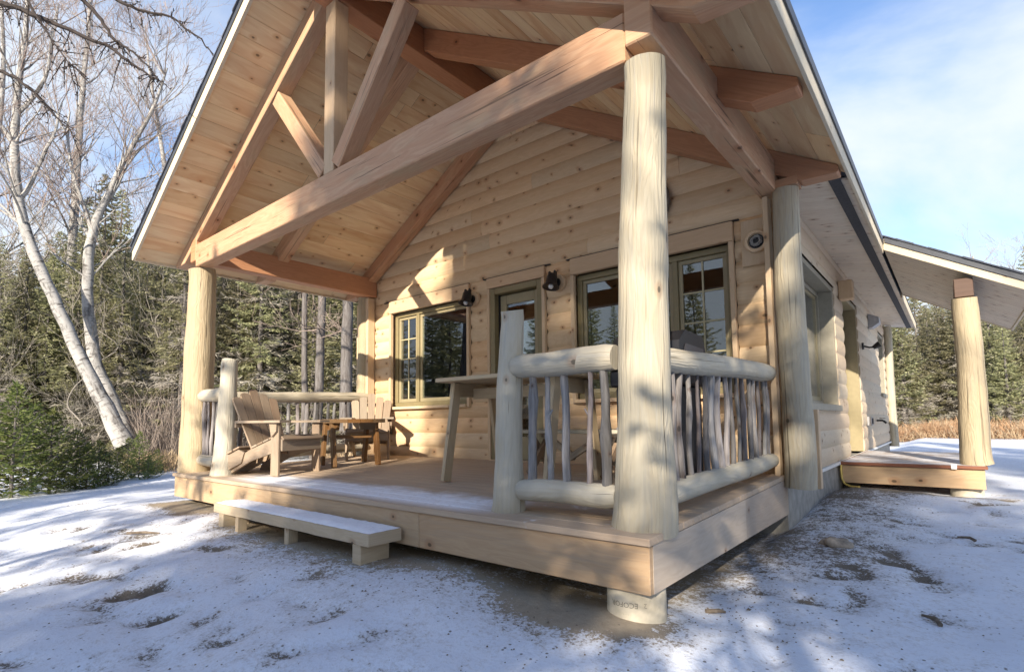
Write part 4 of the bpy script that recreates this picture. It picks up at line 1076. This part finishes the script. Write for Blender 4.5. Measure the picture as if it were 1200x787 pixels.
def conifer(name,label,cat,H,Rm,seed,nb=110,mat='spruce',fol=1.,low=.12,tw=.30,bw=.055,dead=.25,droop=.25,group=None,step=.13,power=.8,rt=None):
    rg=random.Random(seed); root=thing(name,label,cat,(0,0,0),0,group)
    rt=rt or H*.0125+.02
    m=MB(); n=10; px=[Vector((rg.uniform(-.04,.04)*H*.06*i/n,rg.uniform(-.04,.04)*H*.06*i/n,H*i/(n-1)-.25*(i==0))) for i in range(n)]
    m.tube(px,[rt*(1-.95*i/(n-1))+.004 for i in range(n)],9,False,.06,rng=rg)
    bk=MB(); F=Fol(); D_=Fol()
    for i in range(nb):
        t_=low+(1-low)*((i+rg.random())/nb)**.92
        h=H*t_; L=Rm*((1-t_)**power)*rg.uniform(.65,1.15)+.12*H*.06
        az=i*2.399+rg.uniform(-.5,.5); isdead=(t_<low+dead*.9 and rg.random()<.8*(1-(t_-low)/max(dead,.01))) 
        up=.30-(1-t_)*.55*droop*2+rg.uniform(-.12,.12)
        o=Vector((math.cos(az),math.sin(az),0)); P=[];ns=6
        for k in range(ns):
            s=k/(ns-1); P.append(Vector((0,0,h))+o*(L*s)+Vector((0,0,L*(up*s-droop*.55*s*s+ .22*s**4)))+Vector((rg.uniform(-1,1),rg.uniform(-1,1),rg.uniform(-1,1)))*(.02*L*s))
        bk.tube(P,[max(.004,.011*H/10*(1-t_*.6)*(1-s*.85)) for s in [k/(ns-1) for k in range(ns)]],4,False,0,rng=rg)
        side=Vector((-o.y,o.x,0)); s=.10 if isdead else .16; 
        while s<1.02:
            kk=min(int(s*(ns-1)),ns-2); fr=s*(ns-1)-kk; p=P[kk].lerp(P[kk+1],min(fr,1)); dirb=(P[kk+1]-P[kk]).normalized()
            for sg in (-1,1):
                if rg.random()<.12: continue
                tl=tw*(.55+.9*(1-s)+.2)*rg.uniform(.6,1.25)*min(1.4,.35+L*.5)
                d=(dirb*rg.uniform(.35,.8)+side*sg*rg.uniform(.6,1.)+Vector((0,0,rg.uniform(-.45,.10)))).normalized()
                if isdead:
                    D_.blade(p,d,rv(rg),tl*1.3,.026*H/10,rg.random())
                    [D_.blade(p+d*tl*rg.uniform(.2,.8),(d+rv(rg)*.8).normalized(),rv(rg),tl*.7,.02*H/10,rg.random()) for _ in range(2)]
                    continue
                br=rg.random()*.55+.35*rg.random()**2
                nq=max(2,int(3*fol))
                for q in range(nq):
                    f_=q/nq
                    dd=(d+rv(rg)*.42+Vector((0,0,-.10))).normalized(); F.blade(p+d*(tl*.75*f_),dd,rv(rg),tl*rg.uniform(.45,.75),bw*rg.uniform(.7,1.35),min(1,br+rg.uniform(-.1,.25)))
            s+=step/max(L,.25)*rg.uniform(.7,1.3)
    # leader
    for q in range(14):
        F.blade(Vector((0,0,H*rg.uniform(.94,1.0))),(Vector((0,0,1))*rg.uniform(.2,1.)+rv(rg)*.7).normalized(),rv(rg),tw*.8,bw,rg.random())
    tr_=m.build('trunk',M['bark'],root,0,local=True); bk.build('branches',M['bark'],root,0,local=True)
    F.build('crown',M[mat],root)
    if D_.q: D_.build('dead_twigs',M['lichen'],root)
    return root

HIDE=[]
def place(root,x,y,rz,s,label=None,group=None,first=False,z=None,sz=None):
    o=root if first else copy_tree(root)
    o.location=(x,y,(gz(x,y) if z is None else z)-.05); o.rotation_euler=(0,0,rz); o.scale=(s,s,s*(sz or 1))
    if label: o['label']=label
    if group: o['group']=group
    return o
rgp=random.Random(99)
protos=[conifer('spruce_tree','x','tree',11.5,2.6,101,150,dead=.55,low=.07,droop=.32,fol=1.7,bw=.06,step=.105),
        conifer('spruce_tree','x','tree',10.0,2.3,102,140,dead=.40,low=.05,droop=.22,fol=1.7,bw=.06,step=.105),
        conifer('spruce_tree','x','tree',12.5,2.3,103,160,dead=.65,low=.10,droop=.38,fol=1.7,bw=.055,step=.105),
        conifer('spruce_tree','x','tree',9.0,1.9,104,130,dead=.30,low=.04,droop=.18,fol=1.7,bw=.06,step=.105),
        conifer('spruce_tree','x','tree',17.5,2.9,105,250,dead=.2,low=.10,droop=.30,fol=1.5,bw=.10,tw=.40)]
used=[False]*len(protos)
def spruce(k,x,y,s,label,group,sz=None,z=None):
    f=not used[k]; used[k]=True
    return place(protos[k],x,y,rgp.random()*6.28,s,label,group,f,z,sz)
def polar(u,d):
    "ground point in image column u at horizontal distance d"
    q=at(u,490,1.)-CAM; q.z=0; q.normalize(); return CAM.x+q.x*d,CAM.y+q.y*d
GL='spruces crowding the woods left of the cabin'; LL='lichen grey spruce in the woods behind the left side of the porch'
GR='spruces along the far edge of the snowy clearing'; LR='sunlit green spruce at the far edge of the clearing right of the cabin'
# left woods
for u in range(-60,470,15):
    for d0 in (17.5,21.,25.,30.,36.):
        if rgp.random()<.14: continue
        uu=u+rgp.uniform(-9,9); d=d0*rgp.uniform(.90,1.12)
        if uu<205 and d<18.5: continue
        vtop=rgp.uniform(250,330) if uu<205 else rgp.uniform(150,300)
        k=rgp.choice((0,0,1,2,2,3)); H=(11.5,10.,12.5,9.)[k]
        x,y=polar(uu,d); dep=(Vector((x,y,.55))-CAM).dot(_f); need=(490-vtop)/FPX*dep+1.0
        spruce(k,x,y,min(1.5,need/H),LL,GL)
for uu,d,vt in ((112,24.,185),(132,27.,205),(178,23.,222),(92,29.,215),(60,26,255),(20,25,262),(206,26.,240)):
    x,y=polar(uu,d); dep=(Vector((x,y,.55))-CAM).dot(_f); spruce(1 if uu%4 else 0,x,y,((490-vt)/FPX*dep+1.)/(10. if uu%4 else 11.5),'taller spruce rising behind the white birches left of the gable','taller spruces behind the birches')
# right woods
for u in range(1035,1290,11):
    for d0 in (31.,36.,42.,50.):
        if rgp.random()<.34: continue
        uu=u+rgp.uniform(-6,6); d=d0*rgp.uniform(.93,1.1); s=rgp.uniform(.55,.82)*(d/36)**.6
        x,y=polar(uu,d); spruce(rgp.choice((1,3,3,0)),x,y,s,LR,GR)

# ---- bare birches
def grow(mb,tw,p,d,L,r,depth,rg,minr=.004,grav=.0,twr=.0035,maxd=5):
    n=max(3,int(L/.28)); pts=[p.copy()]; rad=[r]; dd=d.copy()
    for i in range(n):
        dd=(dd+rv(rg)*.16+Vector((0,0,.05-grav))).normalized(); p=p+dd*(L/n); pts.append(p.copy()); rad.append(max(twr,r*(1-.62*(i+1)/n)))
    (mb if r>.018 else tw).tube(pts,rad,7 if r>.03 else (5 if r>.012 else 3),False,.04,rng=rg)
    if depth>=maxd: return
    nc=rg.randint(3,5) if depth<maxd-1 else rg.randint(3,6)
    for c in range(nc):
        k=rg.randint(max(1,int(len(pts)*.25)),len(pts)-1); q=pts[k]; base=(pts[k]-pts[k-1]).normalized()
        nd=(base+rv(rg)*rg.uniform(.5,.95)+Vector((0,0,.18))).normalized()
        grow(mb,tw,q,nd,L*rg.uniform(.45,.72),max(twr,rad[k]*rg.uniform(.45,.7)),depth+1,rg,minr,grav,twr,maxd)
def birch(label,path,radii,seed,limbs,group=None,name='birch_tree',maxd=3,Lb=2.2,mat='birch'):
    "path: world points of the trunk; limbs: [(index fraction, direction, length, radius)]"
    rg=random.Random(seed); base=Vector(path[0]); root=thing(name,label,'tree',tuple(base),0,group)
    P=[Vector(p)-base for p in path]
    # refine the path
    Q=[];RR=[]
    for i in range(len(P)-1):
        for k in range(4):
            t_=k/4; p0=P[max(i-1,0)];p1=P[i];p2=P[i+1];p3=P[min(i+2,len(P)-1)]
            q=.5*((2*p1)+(p2-p0)*t_+(2*p0-5*p1+4*p2-p3)*t_*t_+(3*p1-p0-3*p2+p3)*t_**3); Q.append(q+rv(rg)*radii[i]*.10); RR.append(radii[i]+(radii[i+1]-radii[i])*t_)
    Q.append(P[-1]);RR.append(radii[-1])
    m=MB(); m.tube(Q,RR,14,False,.06,rng=rg); m.build('trunk',M[mat],root,0,local=True)
    lm=MB(); tw=MB()
    for fr,d,L,r in limbs:
        k=min(int(fr*(len(Q)-1)),len(Q)-1); grow(lm,tw,Q[k].copy(),Vector(d).normalized(),L,r,0,rg,maxd=maxd)
    if lm.v: lm.build('limbs',M[mat],root,0,local=True)
    if tw.v: tw.build('twigs',M['birchtwig'],root,0,local=True)
    return root
def rnd_limbs(rg,n,lo,hi,L,r,bias=Vector((0,0,0))):
    out=[]
    for i in range(n):
        a=rg.random()*6.28; f=rg.uniform(lo,hi); out.append((f,Vector((math.cos(a),math.sin(a),rg.uniform(.5,1.4)))+bias,L*rg.uniform(.6,1.2)*(1.2-f*.6),r*rg.uniform(.7,1.2)*(1.1-f*.5)))
    return out
rg=random.Random(5)
dA=12.6
def pth(pts,d0,dd=0.): return [at(u,v,d0+dd*i) for i,(u,v) in enumerate(pts)]
birch('thick white birch leaning left across the view beside the young firs',pth([(146,522),(130,488),(100,432),(70,365),(40,298),(22,235),(17,170),(22,100),(30,40),(34,-40),(30,-130)],dA,.05),[.225,.175,.145,.132,.118,.105,.09,.07,.055,.04,.02],51,
   [(.50,(.4,.3,.75),2.6,.055),(.60,(-.3,-.6,.8),2.2,.05),(.66,(.75,.55,.8),3.0,.05)]+rnd_limbs(rg,24,.45,1.,2.5,.034),maxd=3)
birch('white birch standing upright just behind the leaning one',pth([(152,520),(136,482),(112,425),(104,365),(103,315),(110,268),(128,225),(150,180),(178,130),(196,80)],dA+.7,.12),[.2,.165,.145,.13,.12,.11,.075,.06,.045,.02],52,
   [(.53,(-.5,-.35,.75),1.8,.05),(.55,(-.1,-.1,1),3.6,.055),(.60,(.3,.3,1),3.4,.045)]+rnd_limbs(rg,24,.42,1.,2.4,.028),maxd=3)
birch('slim grey birch trunk behind the leaning white birch',pth([(72,478),(78,400),(83,320),(88,240),(92,170),(97,100),(104,30),(108,-60)],17.5,.1),[.15,.14,.13,.12,.10,.08,.06,.03],53,rnd_limbs(rg,22,.35,1.,2.6,.035),maxd=3)
birch('tall thin birch whose crown of fine twigs rises left of the gable',pth([(222,480),(214,400),(206,300),(196,220),(186,150),(176,90),(170,30)],20.,.1),[.12,.11,.10,.085,.065,.045,.02],54,rnd_limbs(rg,22,.35,1.,2.8,.03),maxd=3)
birch('thin pale birch at the left picture edge behind the young firs',pth([(8,470),(0,380),(-6,280),(-4,180),(4,80),(0,-40)],16.,.1),[.12,.11,.10,.08,.06,.03],55,rnd_limbs(rg,20,.3,1.,2.6,.033),maxd=3)
# bare trunks seen between the left posts
for (u0,u1,d,r,lb,sd) in ((357,357,14.2,.085,'straight grey trunk, leftmost of the three behind the side railing',61),(372,382,13.4,.115,'leaning grey trunk in the middle of the three behind the side railing',62),(404,411,12.6,.145,'thick dark trunk nearest the cabin wall of the three behind the railing',63)):
    b=birch(lb,[at(u0+(u1-u0)*k/5,505-k*60,d) for k in range(8)],[r*(1-.07*k) for k in range(8)],sd,[(random.Random(sd+i).uniform(.25,.95),(math.cos(i*2.4),math.sin(i*2.4),random.Random(sd+i).uniform(-.15,.3)),random.Random(i+sd).uniform(1.,1.9),.016) for i in range(16)],name='bare_trunk_tree',maxd=2,mat='bark')
# white stems at the far right edge of the clearing
for i,(us,d,r) in enumerate((([(1073,506),(1071,460),(1068,420),(1075,385)],30,.10),([(1119,508),(1110,470),(1100,430),(1094,400),(1090,370)],28,.07),([(1122,508),(1114,465),(1104,425),(1098,395)],28.5,.06),([(1153,505),(1150,450),(1146,400),(1142,350),(1140,300)],31,.17),([(1166,505),(1163,440),(1165,380),(1163,320)],33,.13),([(1196,505),(1193,450),(1195,400),(1194,340)],31,.12),([(1178,505),(1181,470),(1180,430)],30,.07),([(1161,505),(1158,475),(1155,440)],30,.06))):
    L=['white birch stem standing alone left of the entry post','thin white birch leaning left behind the entry post, outer stem','thin white birch leaning left behind the entry post, inner stem','thick white birch trunk just right of the entry post','tall pale birch second to the right of the entry post','white birch at the right picture edge of the clearing','short thin birch between the tall ones right of the entry post','short thin birch tight against the thick white trunk'][i]
    pts=[at(u,v,d) for u,v in us]; pts[0].z=gz(pts[0].x,pts[0].y)-.1
    birch(L,pts,[r*(1-.18*k) for k in range(len(pts))],70+i,rnd_limbs(random.Random(i),9,.4,1.,2.0,.03),maxd=2)

# ---- bare saplings crowding in front of the spruces
M['sapling']=barkmat('pale sapling bark',(.33,.30,.26),(.17,.15,.125))
sapp=[]
for i,H in enumerate((6.5,8.,5.)):
    rq=random.Random(500+i)
    tb_=M['birchtwig']; M['birchtwig']=M['sapling']
    sapp.append(birch('x',[Vector((rq.uniform(-.12,.12)*k,rq.uniform(-.12,.12)*k,H/7*k-.1*(k==0))) for k in range(8)],[.036-.004*k for k in range(8)],520+i,rnd_limbs(rq,20,.15,1.,1.6,.011),name='bare_sapling',maxd=2,mat='sapling'))
    M['birchtwig']=tb_
sn=[0]*3
for i in range(24):
    k=rgp.randrange(3); u=rgp.choice((rgp.uniform(-50,210),rgp.uniform(-50,470),rgp.uniform(160,330))); d=rgp.uniform(17.2,21.5)
    x,y=polar(u,d); place(sapp[k],x,y,rgp.random()*6.3,rgp.uniform(.6,1.1),'bare pale sapling tangled among the others in front of the left woods','bare saplings in the left woods',sn[k]==0); sn[k]=1
for i in range(9):
    k=rgp.randrange(3); x,y=polar(rgp.uniform(1050,1230),rgp.uniform(31.,34.)); place(sapp[k],x,y,rgp.random()*6.3,rgp.uniform(.7,1.2),'bare pale sapling standing before the right woods','bare saplings by the right woods')
# ---- young firs on the left
fp=[conifer('young_fir','x','shrub',1.75,.95,201,64,'fir',1.3,.03,.17,.026,0.,.10,None,.055,.75,.025),
    conifer('young_fir','x','shrub',1.3,.85,202,52,'fir',1.3,.03,.16,.024,0.,.10,None,.05,.75,.02)]
fu=[False,False]
def fir(k,u,d,s,label,group):
    x,y=polar(u,d); f=not fu[k]; fu[k]=True; place(fp[k],x,y,rgp.random()*6,s,label,group,f)
GF='young firs beside the birches'
fir(0,18,10.6,.95,'largest young fir at the left picture edge before the leaning birch',GF)
fir(0,-25,10.9,1.05,'young fir cut off by the left picture edge',GF)
fir(1,62,11.1,1.0,'bright young fir below the leaning birch trunk',GF)
for u,d,s in ((92,11.4,.75),(40,12.4,1.1),(118,11.8,.62)): fir(1,u,d,s,'bushy young fir in the thicket at the foot of the birches',GF)
for u,d,s in ((140,12.3,.50),(165,12.6,.52),(186,13.2,.42),(152,13.4,.6),(176,12.2,.36),(105,11.3,.45),(70,10.8,.4),(130,11.6,.36)): fir(0 if u%2 else 1,u,d,s,'low fir seedling half buried in snow near the birch foot',GF)

# ---- brush, uncountable
def brush(name,mat,areas,n,hmin,hmax,wd,seed,lean=.35,fork=3):
    rg=random.Random(seed); F=Fol()
    for i in range(n):
        u0,u1,d0,d1=rg.choice(areas); x,y=polar(rg.uniform(u0,u1),rg.uniform(d0,d1)); z=gz(x,y)-.03
        h=rg.uniform(hmin,hmax); d=(Vector((0,0,1))+Vector((rg.gauss(0,lean),rg.gauss(0,lean),0))).normalized(); p=Vector((x,y,z)); c=rg.random()
        F.blade(p,d,rv(rg),h,wd,c)
        for q in range(fork):
            F.blade(p+d*h*rg.uniform(.25,.8),(d+rv(rg)*.6).normalized(),rv(rg),h*rg.uniform(.25,.5),wd*.7,min(1,c+rg.random()*.2))
    o=F.build(name,M[mat],None); o.parent=None; return tag(o,None,None,kind='stuff')
brush('bare_brush','brush',[(160,215,15.,19),(160,330,16.,20),(280,470,15,20)],1200,.5,2.1,.015,301,.22,4)
brush('dry_orange_brush','orange',[(1030,1290,26.,32)],9000,.2,.85,.020,302,.75,5)
brush('dry_grass','drygrass',[(150,240,13.6,15.5),(1030,1290,25.,28.),(380,470,12,15)],2600,.18,.5,.02,303,.4,2)

# ---- larch boughs reaching in from the upper left (tree stands outside the picture)
rg=random.Random(8)
larch=thing('bare_larch','bare dark larch reaching knobbly boughs into the upper left corner','tree',tuple(at(-330,520,6.4)))
base=Vector(larch.location); m=MB()
tp=[at(-330+6*k,520-150*k,6.4) for k in range(8)]
m.tube([p-base for p in tp],[.14-.012*k for k in range(8)],12,False,.06,rng=rg); m.build('trunk',M['bark'],larch,0,local=True)
lb=MB()
def bough(pts,d0,d1,r,subs=20,sl=.55):
    P=[at(u,v,d0+(d1-d0)*i/(len(pts)-1))-base for i,(u,v) in enumerate(pts)]
    Q=[]
    for i in range(len(P)-1):
        for k in range(4): Q.append(P[i].lerp(P[i+1],k/4)+rv(rg)*.012)
    Q.append(P[-1]); n=len(Q); lb.tube(Q,[max(.004,r*(1-.85*i/(n-1))) for i in range(n)],6,False,.1,rng=rg)
    def knobs(A,rr):
        L=sum((A[i+1]-A[i]).length for i in range(len(A)-1))
        for j in range(int(L/.07)):
            k=rg.randrange(len(A)-1); q=A[k].lerp(A[k+1],rg.random()); dv=rv(rg); lb.tube([q,q+dv*.022],[.0065,.0045],4,True,.2,rng=rg)
    knobs(Q[n//5:],r)
    for s in range(subs):
        k=rg.randint(n//5,n-2); b=(Q[k+1]-Q[k]).normalized(); d=(b*.6+rv(rg)*.7+Vector((0,0,-.35))).normalized(); q=Q[k]; A=[q]; L=sl*rg.uniform(.4,1.2)*(1.1-k/n*.6)
        for z in range(5): d=(d+rv(rg)*.16+Vector((0,0,-.06))).normalized(); q=q+d*(L/5); A.append(q)
        lb.tube(A,[.0062*(1-.13*z) for z in range(6)],4,False,.1,rng=rg); knobs(A,.005)
        if rg.random()<.5:
            q=A[2]; d2=(d+rv(rg)*.8).normalized(); A2=[q]
            for z in range(3): d2=(d2+rv(rg)*.2).normalized(); q=q+d2*(L*.16); A2.append(q)
            lb.tube(A2,.0038,4,False,.1,rng=rg); knobs(A2,.004)
bough([(-310,60),(-120,-25),(0,3),(25,12),(70,30),(125,53),(160,79),(186,93)],6.3,5.2,.042,30)
bough([(-310,-300),(-40,-160),(98,0),(118,24),(135,48),(152,58),(170,74),(186,95)],6.3,5.4,.030,22)
bough([(-310,-330),(20,-90),(135,0),(160,11),(200,20),(235,46),(256,72)],6.3,5.5,.028,18,.4)
bough([(-310,190),(-120,70),(0,84),(20,92),(45,114),(70,140),(92,165)],6.3,5.4,.028,22)
bough([(-310,-100),(-60,-70),(20,-20),(50,30),(75,68),(100,90)],6.3,5.0,.022,18)
lb.build('boughs',M['twig'],larch,0,local=True)

# ------------------------------------------------------------------ trees behind the camera: they shade the yard and stand in the window reflections
E=Vector((.9245,.381,0))     # across the sunlight
def sun_pos(lat,t): p=E*lat+SH*t; return p.x,p.y
GS='spruces across the yard in front of the cabin'
SHADE=[(-2.0,21.,.98),(1.7,22.,.86),(5.6,21.,.9),(-1.75,28.,1.2),(1.6,30.,1.02),(6.2,29.,1.15),(2.75,24.,.78),(7.8,21.,1.),(-7.9,22.,.8),(-10.2,15.,.5)]
for lat,tt,s in SHADE:
    x,y=sun_pos(lat,tt); spruce(4,x,y,s,'tall spruce across the yard, reflected in the cabin windows',GS,z=-.5)
dap=conifer('sparse_spruce','x','tree',9.5,2.1,601,46,dead=.1,low=.16,droop=.45,fol=1.5,bw=.07,tw=.34,step=.11)
for i,(lat,tt,rz,sc) in enumerate(((.62,8.2,.9,.80),(-4.75,9.5,2.1,.85),(3.9,11.,4.,.9),(-3.25,17.,1.,1.05),(-6.1,11.,5.2,.85),(-.75,10.,3.3,.85))):
    x,y=sun_pos(lat,tt); place(dap,x,y,rz,sc,'thin drooping spruce across the yard, dappling the cabin with shade','thin spruces across the yard',i==0,-.5)
for i,(lat,tt) in enumerate(((.32,19.),(3.62,18.))):
    x,y=sun_pos(lat,tt); rq=random.Random(400+i)
    birch('bare birch across the yard, its twigs throwing dappled shade on the cabin',[Vector((x+rq.uniform(-.1,.1)*k,y,-.6+1.9*k)) for k in range(8)],[.15-.018*k for k in range(8)],410+i,rnd_limbs(rq,26,.25,1.,3.0,.05),'bare birches across the yard',maxd=2)
for i in range(26):
    a=R_(rgp.uniform(150,262)); d=rgp.uniform(17,30); x=-2+d*math.cos(a); y=-2+d*math.sin(a)
    lat=Vector((x,y,0)).dot(E)
    if y>-3: continue
    if lat>-12.5 and Vector((x,y,0)).dot(SH)>0: continue
    spruce(rgp.randint(0,3),x,y,rgp.uniform(.7,1.05),'tall spruce across the yard, reflected in the cabin windows',GS,z=-.5)
for i,u in enumerate(used):
    if not u: print('unused proto',i)
